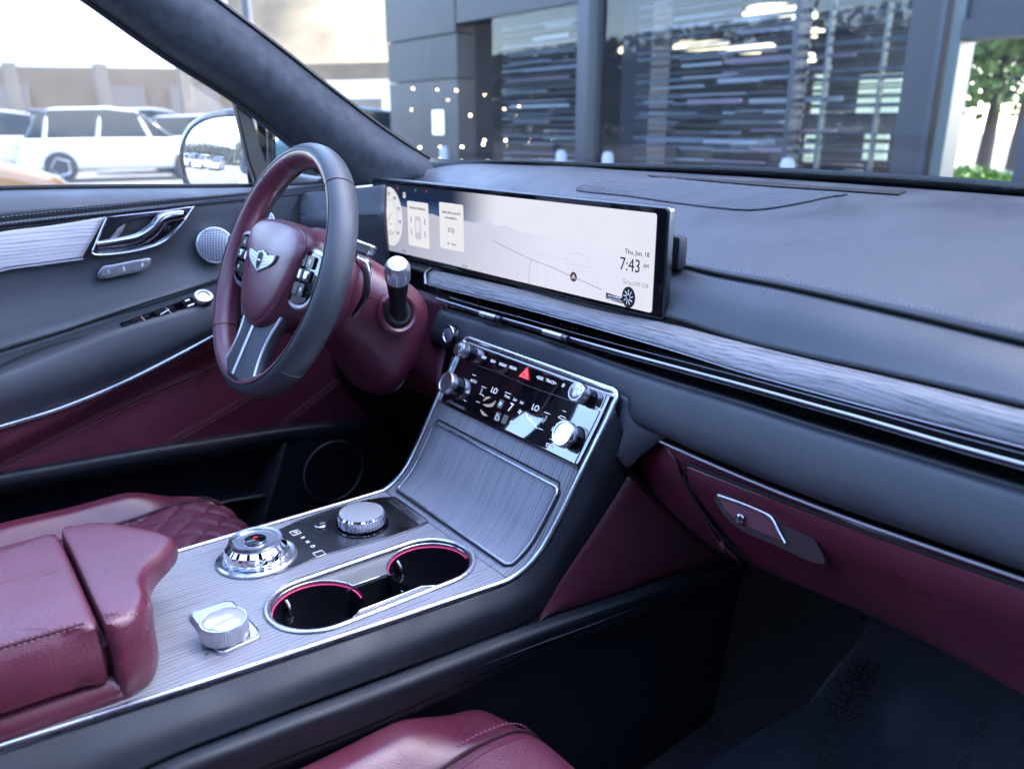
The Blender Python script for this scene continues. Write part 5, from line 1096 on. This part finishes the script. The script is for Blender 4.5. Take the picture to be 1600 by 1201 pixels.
# ceramic border: reaches up the glass to its visible edge
FR_PX = [(640, 236), (690, 249), (850, 252.5), (1000, 257.5), (1200, 262), (1400, 273), (1600, 287), (1800, 303)]
frt = cy([.88, .935, 1.035, 1.09, 1.125, 1.12, 1.095, 1.04], FR_PX)
loft('ceramic_border', [[p+np.array([0, .012, 0]) for p in frt], [p+np.array([0, .016, -.03]) for p in cr(cy([y+.004 for y in WS_Y], WS_PX), 8)]], 'frit_black', WG, 50, 4, .003)
# driver's window pane
WN = thing('driver_window', 'clear side window pane above the driver door', 'window', (-.775, .2, 1.2))
wnd = [(-.60, 1.19)]+[(PX(*p, -.775)[1], PX(*p, -.775)[2]) for p in [(-200, 300), (200, 300), (392, 296), (370, 170), (255, 88), (135, 3), (0, -92)]]+[(-.2, 1.62), (-.6, 1.62)]
plate('glass', [wnd], (-.775, 0, 0), YA_, ZA_, .004, 'hazed_glass', WN)
# roof of the car: shades the cabin, with an opening shaped to let light in
RF = thing('car_roof', 'dark car roof above the cabin', 'roof', (0, -.4, 1.68))
plate('roof_skin', [[(-.62, .16), (.62, .16), (.66, -.2), (.66, -1.6), (-.66, -1.6), (-.66, -.2)], [(-.48, .02), (.36, .02), (.36, -1.0), (-.48, -1.0)]], (0, 0, 1.70), (1, 0, 0), (0, 1, 0), .04, mat('headliner', (.04, .045, .06), .95), RF, .01)
plate('roof_rail', [[(-.76, -1.6), (-.66, -1.6), (-.62, .15), (-.74, .15)]], (0, 0, 1.66), (1, 0, 0), (0, 1, 0), .06, 'headliner', RF, .01)

# rest of the body shell: unseen, shaped to block light from behind and beside (rear wall, rear sides, the opened passenger door)
BS = thing('car_body', 'unseen rear shell of the car behind the viewpoint', 'car body', (0, -1.4, .3))
BS['label'] = 'unseen car body shell shaped to block light behind the front seats'
box('rear_wall', (-.75, -1.75, .3), (.75, -1.68, 1.70), 'headliner', BS, .01); box('rear_side', (-.80, -1.7, .3), (-.75, -.62, 1.70), 'headliner', BS, .01); box('rear_side', (.72, -1.7, .3), (.77, -.45, 1.70), 'headliner', BS, .01)
box('door_sill', (.66, -.5, .25), (.76, 1.0, .42), 'headliner', BS, .01); box('centre_pillar', (.66, -.55, .4), (.76, -.42, 1.62), 'headliner', BS, .02)
plate('open_door', [[(0, .35), (1.05, .35), (1.05, 1.15), (0, 1.15)]], (.80, .98, 0), (.80, -.60, 0), (0, 0, 1), .12, 'slate_plastic', BS, .02)
box('side_rail', (.64, -1.6, 1.56), (.84, .16, 1.66), 'headliner', BS, .02); box('door_header', (.84, -.6, 1.38), (.90, .95, 1.68), 'headliner', BS, .02)  # low rail and added header, shaped to block light over the passenger opening
# ================================================================== SEATS
def smooth(a, b, x): t = min(1, max(0, (x-a)/(b-a))); return t*t*(3-2*t)
def seat(name, label, x0, x1, yf, zc, quilt, sgn, bol, loc):
    """cushion: flat centre, raised side rolls, rounded nose; sgn +1 when the left roll is the one in view"""
    S = thing(name, label, 'car seat', loc)
    nx, ny = 150, 190; G = []
    for i in range(nx):
        u = i/(nx-1); x = x0+(x1-x0)*u; col = []
        for j in range(ny):
            t = j/(ny-1); s = t*1.0
            # arc-length style run over the nose: level, then round the front edge
            L_ = .62; rr = .055; run = s*(L_+rr*1.5*math.pi/1)
            cross = (x-(x0+x1)/2)/((x1-x0)/2)
            yfront = yf-.035*abs(cross)**3
            if run < L_: y = yfront-rr-L_+run; z = zc; ny_, nz_ = 0, 1
            else:
                a = (run-L_)/rr*.9; a = min(a, 2.4)
                y = yfront-rr+rr*math.sin(min(a, math.pi/2))-(.02*(a-math.pi/2) if a > math.pi/2 else 0); z = zc-rr*(1-math.cos(min(a, math.pi/2)))-(.12*(a-math.pi/2) if a > math.pi/2 else 0); ny_, nz_ = math.sin(min(a, 1.57)), math.cos(min(a, 1.57))
            h = -.010*math.cos(cross*math.pi/2)*0
            b_ = smooth(.56, .78, abs(cross)); fade = 1-smooth(yf-.17, yf-.06, y)
            h += bol*b_*fade - .004*math.exp(-((abs(cross)-.60)/.02)**2)*fade
            h -= .060*smooth(.86, 1.0, abs(cross))**1.6
            # nose bolster roll across the front, and slight wave
            h += .012*math.exp(-((y-(yf-.10))/.05)**2)*(1-b_)
            if quilt and abs(cross) < .60 and y < yf+.02:
                p = (x*1.0+(run)*.9)/.058; q = (x*1.0-(run)*.9)/.058
                d = min(abs(p-round(p)), abs(q-round(q))); h -= .0045*math.exp(-(d/.07)**2); h += .0035*min(1, d*2.2)
            h += .0015*math.sin(x*31+y*17)*math.sin(y*23-x*11)
            col.append((x, y+h*ny_, z+h*nz_))
        G.append(col)
    cush = grid(name.replace('seat', 'cushion'), G, 'burgundy_leather', S, .01)
    # perforated centre panel shares the cushion surface, a hair above it
    ci = [i for i in range(nx) if abs((i/(nx-1))*2-1) < .57]; GA = np.array(G)
    sub = GA[ci[0]:ci[-1]+1, :]; e1 = np.gradient(sub, axis=0); e2 = np.gradient(sub, axis=1); n_ = np.cross(e1, e2); n_ /= np.linalg.norm(n_, axis=2)[..., None]; n_ *= np.sign(n_[..., 2:3]+1e-9)
    grid('perforated_center', sub+n_*.0012, 'burgundy_perforated', S, .001)
    for c_ in (-.60, .60):
        i = int((c_+1)/2*(nx-1)); P = GA[i, int(ny*.25):int(ny*.92)]
        tube('piping', P+np.array([0, 0, .002]), .0022, 'burgundy_dark', cush, 6)
        stitch('stitching', [p+np.array([math.copysign(.012, c_), 0, .003]) for p in P], 'burgundy_thread', cush, .006, .004, .0007)
    # body of the seat below the cushion
    box('seat_base', (x0+.03, yf-.60, .40), (x1-.03, yf-.07, zc-.06), 'navy_plastic', S, .02)
    return S, GA
seat('driver_seat', 'burgundy driver seat cushion with diamond quilting beside the console', -.615, -.225, .388, .680, True, 1, .032, (-.42, .1, .4))
seat('passenger_seat', 'smooth burgundy passenger seat corner at the bottom of the photo', .105, .60, .492, .655, False, 1, .030, (.35, .1, .4))

# ================================================================== PASSENGER FOOTWELL: protective film with printed warning
random.seed(4)
film = []
for i in range(28):
    row = []
    for j in range(26):
        u, v = i/27, j/25
        p = np.array([.22+.40*u-.03*math.sin(v*5)*(1-u), .60+.62*v, 0])
        zf = np.interp(p[1], [.3, .75, 1.02, 1.22, 1.30], [.36, .37, .42, .62, .9])
        wr = .006*math.sin(u*19+v*7)*math.sin(v*23-u*5)+.010*math.exp(-((u-.12+.05*math.sin(v*9))/.05)**2)+random.uniform(-.0015, .0015)
        row.append((p[0], p[1], zf+.012+wr))
    film.append(row)
FM = grid('protective_film', film, 'plastic_film', None, .0006); tag(FM, 'crumpled clear protective film on the passenger footwell carpet', 'plastic film')
def floor_z(y): return float(np.interp(y, [.3, .75, 1.02, 1.22, 1.30], [.36, .37, .42, .62, .9]))
def on_film(px, py, lift=.046):
    r = ray(px, py)
    for k in range(1200):
        P = CAM+r*(.5+k*.0012)
        if P[2] < floor_z(P[1])+lift: return P
    return P
def flt(s_, px, py, px2, py2, size):
    P = on_film(px, py); Q = on_film(px2, py2); d = Q-P; d /= np.linalg.norm(d)
    up_ = np.cross(np.array([0, -.2, 1.]), d); return text(s_, P, d, up_, size, 'black_print', FM, 'LEFT', t=.0002, sx=1.05)
flt('DEALER  MUST  REMOVE', 1366, 1032, 1296, 1190, .030); flt('PROTECTIVE  COVER', 1340, 1036, 1262, 1190, .030); flt('DEALER  MUST', 1540, 1120, 1500, 1201, .030)
st = PZ(1350, 968, .60); lathe('clip', [(.004, 0), (.004, .006), (0, .008)], st, (0, -.5, 1), 'chrome', FM, 16)

# ================================================================== SHOWROOM FACADE ahead of the car
YB = 6.5
SB = thing('showroom_building', 'dark grey glass-fronted showroom facade beyond the windscreen', 'building', (-3, YB, 0))
def bx(px): return float(PY(px, 200, YB)[0])
def bz(px, py): return float(PY(px, py, YB)[2])
mat('panel_grey', (.027, .028, .033), .45, .2, var=(1.2, .12, 4)); mat('panel_dark', (.028, .026, .034), .4, var=(2, .15, 4)); mat('mullion', (.045, .050, .064), .35, .5); mat('jamb_green', (.06, .078, .078), .35)
mat('interior_dark', (.02, .02, .025), .7, var=(1.5, .3, 3)); mat('interior_grey', (.10, .10, .115), .7, var=(1.1, .3, 4)); mat('purple_column', (.06, .050, .068), .5)
thin_glass('facade_glass', (.74, .78, .80))
mat('lamp_warm', (.8, .7, .5), .5, emit=((1, .82, .5), 2.2)); mat('spot_glow', (.8, .7, .5), .5, emit=((1, .80, .48), 9.))
HB = 9.5
def wallbox(name, p0, p1, z0, z1, m, y0=0., y1=.3, par=SB): return box(name, (bx(p0), YB+y0, z0), (bx(p1), YB+y1, z1), m, par)
wallbox('wall_panel', 611, 716, 0, bz(650, 128), 'panel_dark'); wallbox('wall_panel', 611, 716, bz(650, 126), bz(650, 62), 'panel_grey'); wallbox('wall_panel', 611, 716, bz(650, 60), HB, 'panel_grey', -.02)
wallbox('upper_panel', 718, 915, bz(820, 18), HB, 'panel_grey', -.02)
box('dark_recess', (bx(716), YB+.9, 0), (PY(770, 200, YB+.9)[0], YB+1.0, HB), 'interior_dark', SB)
wallbox('mullion', 911, 927, 0, HB, 'mullion', -.12, .1); wallbox('mullion', 1235, 1243, 0, HB, 'mullion', -.1, .08); wallbox('mullion', 1277, 1281, 0, HB, 'jamb_green', 0, .06); wallbox('mullion', 1362, 1366, 0, HB, 'jamb_green', 0, .06)
wallbox('purple_column', 928, 972, 0, HB, 'purple_column', .4, .7); wallbox('grey_column', 1404, 1450, 0, HB, 'panel_grey', -.05, .3); wallbox('column_edge', 1450, 1458, 0, HB, 'mullion', -.07, .3); wallbox('door_jamb', 1464, 1482, 0, HB, 'jamb_green', -.02, .2)
wallbox('door_header', 1482, 1700, bz(1540, 60), bz(1540, 28), 'panel_grey', -.05, .2); wallbox('transom', 1482, 1700, bz(1540, 26), HB, 'panel_grey', .02, .2); wallbox('far_wall', 1597, 1900, 0, HB, 'mullion', -.02, .2); wallbox('wall_panel', 1900, 3600, 0, HB, 'panel_grey')
box('back_wall', (PY(650, 200, YB+3.2)[0], YB+3.2, 0), (PY(1412, 200, YB+3.2)[0], YB+3.3, HB), 'interior_grey', SB); box('end_wall', (bx(716)-.25, YB+.3, 0), (bx(716)-.05, YB+3.2, HB), 'interior_dark', SB); wallbox('interior_floor', 716, 1404, -.02, .05, 'interior_dark', .1, 3.2); wallbox('soffit', 716, 1700, 4.6, 4.8, 'interior_grey', .1, 3.2); box('roof_slab', (bx(611), YB+.05, HB-.2), (bx(3600), YB+8, HB), 'panel_grey', SB)
for a, b in ((768, 911), (928, 1235), (1243, 1404)): wallbox('window_pane', a, b, .1, HB-.3, 'facade_glass', .02, .05)
# slats imitating streaky reflections in the glass, and furniture inside
mat('streak_pale', (.50, .47, .48), .6); mat('streak_dim', (.26, .25, .29), .5); mat('streak_rose', (.42, .28, .34), .5); mat('streak_black', (.02, .02, .025), .5)
random.seed(11)
for (p0, p1, m_) in ((775, 905, 'streak_dim'), (985, 1120, 'streak_dim'), (1036, 1232, 'streak_dim'), (1100, 1300, 'streak_black')):
    for k_ in range(34):
        z = .45+k_*.088+random.uniform(-.02, .02); a = bx(p0)+random.uniform(0, 1)*(bx(p1)-bx(p0))*.55; b = a+random.uniform(.35, .95)*(bx(p1)-a)+.15
        box('reflection_streak', (a, YB+.10, z), (b, YB+.12, z+random.choice((.012, .018, .026, .04))), random.choice(('streak_pale', 'streak_pale', 'streak_rose', m_)) if (z < 2.3 and random.random() < .72) else random.choice((m_, 'streak_black')), SB)
mat('streak_bar_grey', (.15, .15, .175), .4); mat('streak_bar_dark', (.030, .030, .036), .4)
for p0, p1 in ((770, 909), (974, 1233), (1245, 1402)):            # close bars imitating reflection streaks behind every pane
    for k_ in range(46): z = .30+k_*.072; box('streak_bar', (bx(p0), YB+.16, z), (bx(p1), YB+.20, z+.022+.012*math.sin(k_*1.7)), 'streak_bar_grey' if (k_*7+int(p0)) % 3 else 'streak_bar_dark', SB)
for px, py, w_ in ((1000, 76, .55), (1003, 113, .35), (1085, 71, .5), (1175, 75, .55), (1205, 16, .6), (1256, 90, .25), (1258, 22, .25), (1275, 51, .18), (1120, 70, .3)):
    p = PY(px, py, YB+1.6); lathe('ceiling_lamp', [(w_*.5, -.04), (w_*.5, .0), (w_*.4, .04), (0, .05)], p, (0, 0, 1), 'lamp_warm', SB, 24)
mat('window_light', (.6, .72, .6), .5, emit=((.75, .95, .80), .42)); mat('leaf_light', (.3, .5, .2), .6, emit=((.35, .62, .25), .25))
for (p0, p1, y0, y1, m_) in ((1334, 1398, 178, 113, 'window_light'), (1353, 1390, 250, 206, 'window_light'), (1264, 1276, 182, 113, 'window_light'), (1260, 1274, 252, 207, 'window_light'), (725, 730, 120, 58, 'window_light'), (978, 986, 60, 10, 'window_light'), (1002, 1010, 60, 10, 'window_light'), (1012, 1030, 150, 70, 'leaf_light'), (676, 692, 210, 172, 'window_light')):
    X0_, X1_ = float(PY(p0, 200, YB+2.4)[0]), float(PY(p1, 200, YB+2.4)[0]); yy = YB+2.4 if p0 > 720 else YB-.03
    if p0 < 720: X0_, X1_ = float(PY(p0, 200, yy)[0]), float(PY(p1, 200, yy)[0])
    z0, z1 = float(PY((p0+p1)/2, y0, yy)[2]), float(PY((p0+p1)/2, y1, yy)[2])
    k_ = max(1, int((z1-z0)/.10)) if p0 > 1200 else 1
    for j in range(k_):                                   # far windows, read between the slats of a blind
        box('back_window', (X0_, yy, z0+(z1-z0)*j/k_), (X1_, yy+.02, z0+(z1-z0)*(j+.78)/k_ if k_ > 1 else z1), m_, SB)
for px, w_, h_ in ((1310, .5, .9), (1190, .6, 1.0), (1065, .5, .8), (1145, .3, 1.2)):
    X = float(PY(px, 200, YB+1.9)[0]); box('reception_desk', (X-w_/2, YB+1.7, .05), (X+w_/2, YB+2.1, h_), 'interior_dark', SB, .03)
# glowing dots stand in for windscreen spots, set before the facade
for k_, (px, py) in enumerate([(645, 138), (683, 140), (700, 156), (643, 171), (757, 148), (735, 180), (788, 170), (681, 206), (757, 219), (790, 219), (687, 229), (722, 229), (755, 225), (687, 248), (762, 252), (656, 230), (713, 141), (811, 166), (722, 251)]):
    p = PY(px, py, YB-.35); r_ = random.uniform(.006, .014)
    o = lathe('windscreen_spot', [(0, -r_), (r_*.7, -r_*.7), (r_, 0), (r_*.7, r_*.7), (0, r_)], p, (0, 0, 1), 'spot_glow', None, 12); tag(o, 'tiny glowing dot standing in for a windscreen spot', 'spot', 'glowing dots for windscreen spots')
# bollards at the kerb
for px, nm in ((694, 'leftmost short grey bollard seen above the dashboard hump'), (877, 'short grey bollard left of the tall showroom mullion'), (950, 'short grey bollard just right of the tall showroom mullion'), (1232, 'short grey bollard below the thin showroom post')):
    p = PY(px, 240, YB-.9); o = lathe('bollard', [(.055, 0), (.055, 1.02), (.04, 1.06), (0, 1.07)], (p[0], p[1], 0), (0, 0, 1), mat('bollard_grey', (.30, .32, .38), .4) if 'bollard_grey' not in M else 'bollard_grey', None, 24); tag(o, nm, 'bollard', 'bollards along the showroom')
# planting and trees seen through the open doorway
def gpos(px, dist): r = ray(px, 197); h = np.array([r[0], r[1]]); h /= np.linalg.norm(h); return np.array([CAM[0]+h[0]*dist, CAM[1]+h[1]*dist, 0])
def leafmass(name, c, rx, ry, rz, n, m, parent, s=.12, seed=1):
    rg = np.random.default_rng(seed); V = []; Fc = []
    cl_ = rg.normal(size=(14, 3))*.55
    for i in range(n):
        q = cl_[rg.integers(14)]+rg.normal(size=3)*.32; q = q/max(1, np.linalg.norm(q)); p = np.asarray(c)+q*np.array([rx, ry, rz]); a = rg.normal(size=3); a /= np.linalg.norm(a); b = np.cross(a, rg.normal(size=3)); b /= np.linalg.norm(b)+1e-9; o_ = len(V); k_ = s*rg.uniform(.6, 1.4)
        V += [p-a*k_, p+b*k_*.5, p+a*k_, p-b*k_*.5]; Fc.append((o_, o_+1, o_+2, o_+3))
    return mesh(name, V, Fc, m, parent)
mat('leaf_bright', (.10, .17, .03), .6); mat('leaf_dark', (.020, .030, .020), .6); mat('bark', (.08, .06, .045), .9); mat('hedge_leaf', (.09, .20, .02), .6)
def tree(px, dist, h, r, label, m, seed):
    p = gpos(px, dist); T = thing('tree', label, 'tree', p); lathe('trunk', [(.20, 0), (.14, h*.35), (.08, h*.75), (.02, h*.95)], p, (.03, .02, 1), 'bark', T, 12)
    for k_ in range(4): a = k_*1.6; tube('limb', [p+np.array([0, 0, h*.4]), p+np.array([math.cos(a)*r*.5, math.sin(a)*r*.5, h*.72])], [.07, .03], 'bark', T, 8)
    leafmass('crown', p+np.array([0, 0, h*.66]), r, r, h*.38, 5000, m, T, .16, seed)
tree(1545, 24, 5.4, 2.6, 'leafy green tree beyond the open showroom doorway', 'leaf_bright', 3); tree(1592, 30, 7, 2.8, 'darker tree at the right edge beyond the showroom door', 'leaf_dark', 5)
hp_ = gpos(1510, 13); HG = thing('hedge', 'bright low hedge at the foot of the showroom door opening', 'hedge', hp_); leafmass('leaves', hp_+np.array([0, 0, .35]), 1.0, .6, .40, 3500, 'hedge_leaf', HG, .07, 8)

# ================================================================== PARKED CARS, CANOPY, HILL beyond the driver's window
def car(name, label, pos, yaw, col, L_=4.7, H_=1.72, W_c=1.86, group='parked cars outside'):
    T = thing(name, label, 'car', pos, group); c, s = math.cos(yaw), math.sin(yaw)
    ax = np.array([c, s, 0]); ay = np.array([-s, c, 0]); az = np.array([0, 0, 1.]); o = np.asarray(pos, float)
    key = 'paint_%02d%02d%02d' % tuple(int(v*99) for v in col); pm_ = M.get(key) or mat(key, col, .3, coat=.8)
    hl = L_/2
    body = [(-hl, .38), (-hl, .85), (-hl+.12, 1.0), (hl-1.25, 1.02), (hl-.25, .88), (hl, .72), (hl, .36), (hl-.5, .30), (-hl+.4, .30)]
    plate('body', [np.array(cr([np.array([*p, 0]) for p in body], 60, True))[:, :2].tolist()], o-ay*W_c/2, ax, az, W_c, pm_, T, .10, res=4)
    cab = [(-hl+.20, .98), (-hl+.55, H_-.14), (-hl+.9, H_-.03), (-hl+2.1, H_), (-hl+2.8, H_-.10), (hl-1.15, 1.0)]
    plate('cabin_glass', [cab], o-ay*(W_c/2-.14), ax, az, W_c-.28, M.get('car_glass') or mat('car_glass', (.02, .025, .03), .06), T, .05)
    rf = [(-hl+.75, H_-.05), (-hl+.9, H_-.01), (-hl+2.1, H_+.03), (-hl+2.75, H_-.06), (-hl+2.6, H_-.09), (-hl+1.0, H_-.09)]
    plate('roof', [rf], o-ay*(W_c/2-.15), ax, az, W_c-.30, pm_, T, .03)
    for q in (-hl+.62, -hl+1.75, hl-1.75):                # pillars
        t = (q+hl)/L_; tube('roof_pillar', [o+ax*q+ay*(W_c/2-.10)+az*1.0, o+ax*(q+(-.25 if q > 0 else .15))+ay*(W_c/2-.20)+az*(H_-.08)], .045, pm_, T, 8); tube('roof_pillar', [o+ax*q-ay*(W_c/2-.10)+az*1.0, o+ax*(q+(-.25 if q > 0 else .15))-ay*(W_c/2-.20)+az*(H_-.08)], .045, pm_, T, 8)
    for q in (-hl+.88, hl-.92):
        for sg in (-1, 1):
            w_ = lathe('wheel', [(.36, -.11), (.37, -.05), (.37, .05), (.36, .11), (.25, .115)], o+ax*q+ay*sg*(W_c/2-.10)+az*.37, ay*sg, 'rubber', T, 28); lathe('rim', [(.25, .10), (.22, .118), (.08, .09), (0, .10)], o+ax*q+ay*sg*(W_c/2-.10)+az*.37, ay*sg, 'satin_silver', w_, 20, flute=.2, nf=5)
    for sg in (-1, 1):
        box('headlight', o+ax*(hl-.16)+ay*sg*.62+az*.74-np.array([.09, .09, .06]), o+ax*(hl-.16)+ay*sg*.62+az*.74+np.array([.09, .09, .06]), 'satin_silver', T, .02)
        box('tail_lamp', o-ax*(hl-.03)+ay*sg*.70+az*.88-np.array([.06, .06, .09]), o-ax*(hl-.03)+ay*sg*.70+az*.88+np.array([.06, .06, .09]), 'red_print', T, .02)
    return T
car('parked_car', 'white parked SUV seen through the middle of the driver window', gpos(185, 23.5), math.radians(84), (.50, .50, .49))
car('parked_car', 'pale silver car overlapped by the white SUV at its right', gpos(330, 27), math.radians(80), (.36, .36, .37), H_=1.6)
car('parked_car', 'dark car far behind the white SUV', gpos(120, 36), math.radians(88), (.10, .10, .12), H_=1.9)
car('parked_car', 'grey parked car behind the white SUV', gpos(245, 31), math.radians(86), (.30, .31, .36), H_=1.85)
car('parked_car', 'grey-blue parked car at the left edge behind the white SUV', gpos(20, 29), math.radians(90), (.33, .34, .40))
car('parked_car', 'teal parked car between the pillar and the showroom corner', gpos(592, 19), math.radians(60), (.03, .12, .14), H_=1.66)
car('parked_car', 'orange parked car low at the left edge of the driver window', gpos(-425, 8.8)+np.array([0, 0, .06]), math.radians(88), (.30, .12, .004), L_=4.4, H_=1.2)
car('parked_car', 'unseen black van added to block light from the passenger side', np.array([2.70, .1, 0]), math.radians(90), (.012, .012, .016), L_=5.6, H_=2.4, W_c=2.0)  # out of view, added to cut light through the passenger opening
for k_, (x_, c_, nm) in enumerate([(-13.5, (.75, .75, .74), 'white'), (-10.6, (.20, .21, .24), 'grey'), (-7.6, (.70, .70, .72), 'silver'), (-4.4, (.12, .13, .16), 'dark blue')]):  # unseen row, added to give the showroom glass streaky reflections
    car('parked_car', nm+' car added behind the viewpoint to reflect in the showroom glass', np.array([x_, -9.5, 0]), math.radians(90), c_, group='cars added behind for reflections')
tl_o = leafmass('reflection_trees', (-34, -32, 3.0), 64, 4, 4.5, 45000, 'leaf_dark', None, .38, 21); tag(tl_o, kind='stuff')  # unseen trees, added to darken what the showroom glass reflects
CP = thing('canopy_building', 'sunlit white canopy over a beige shop front at left', 'building', gpos(200, 34))
mat('white_fascia', (.80, .77, .72), .7); mat('beige_wall', (.17, .125, .08), .8, var=(.8, .12, 4)); mat('shop_dark', (.16, .13, .11), .5)
a_ = gpos(-160, 36); b_ = gpos(372, 33)
def slab(name, p, q, z0, z1, th, m, par):
    p = np.asarray(p); q = np.asarray(q); d = (q-p)[:2]; L0_ = np.linalg.norm(d); x = np.r_[d/L0_, 0]; return plate(name, [[(0, z0), (L0_, z0), (L0_, z1), (0, z1)]], np.r_[p[:2], 0], x, (0, 0, 1), th, m, par)
slab('fascia', b_, a_, 3.3, 9.0, -.6, 'white_fascia', CP); slab('shop_front', gpos(372, 38), gpos(-160, 41), 0, 3.6, -.3, 'beige_wall', CP)
for t in (.12, .34, .60, .85): p = a_+(b_-a_)*t; box('canopy_post', p+np.array([-.2, -.2, 0]), p+np.array([.2, .2, 3.4]), 'beige_wall', CP, .02)
for t0, t1 in ((.05, .2), (.28, .42), (.62, .8)): p = gpos(372, 37.8); q = gpos(-160, 40.8); slab('shop_window', p+(q-p)*t0, p+(q-p)*t1, .6, 2.9, .05, 'shop_dark', CP)
C2 = thing('storage_building', 'pale low building between the pillar and the showroom corner', 'building', gpos(530, 40))
slab('wall', gpos(640, 42), gpos(440, 46), 0, 3.6, -4, 'white_fascia', C2); slab('parapet', gpos(645, 41.6), gpos(436, 45.6), 3.5, 4.3, -.6, 'beige_wall', C2); slab('opening', gpos(600, 41.9), gpos(545, 43), 0, 2.6, .1, 'shop_dark', C2)
pl_ = gpos(402, 30); LP = thing('light_pole', 'dark slender pole above the suede pillar', 'pole', pl_); lathe('shaft', [(.22, 0), (.16, 3), (.13, 9)], pl_, (0, 0, 1), mat('pole_dark', (.05, .05, .06), .5), LP, 16); box('base', pl_+np.array([-.3, -.3, 0]), pl_+np.array([.3, .3, .6]), 'beige_wall', LP, .03)
hl_ = []
for i in range(40):
    row = []
    for j in range(14):
        px = -400+i*34; d = 70+j*9; p = gpos(px, d); row.append((p[0], p[1], -1+40*math.sin(min(1, j/9)*math.pi/2)*(.75+.25*math.sin(i*.5+j*.3))+random.uniform(-.4, .4)))
    hl_.append(row)
hill = grid('hill', hl_, mat('dry_grass', (.13, .10, .06), .95, var=(.25, .35, 8)), None, 0); tag(hill, kind='structure')
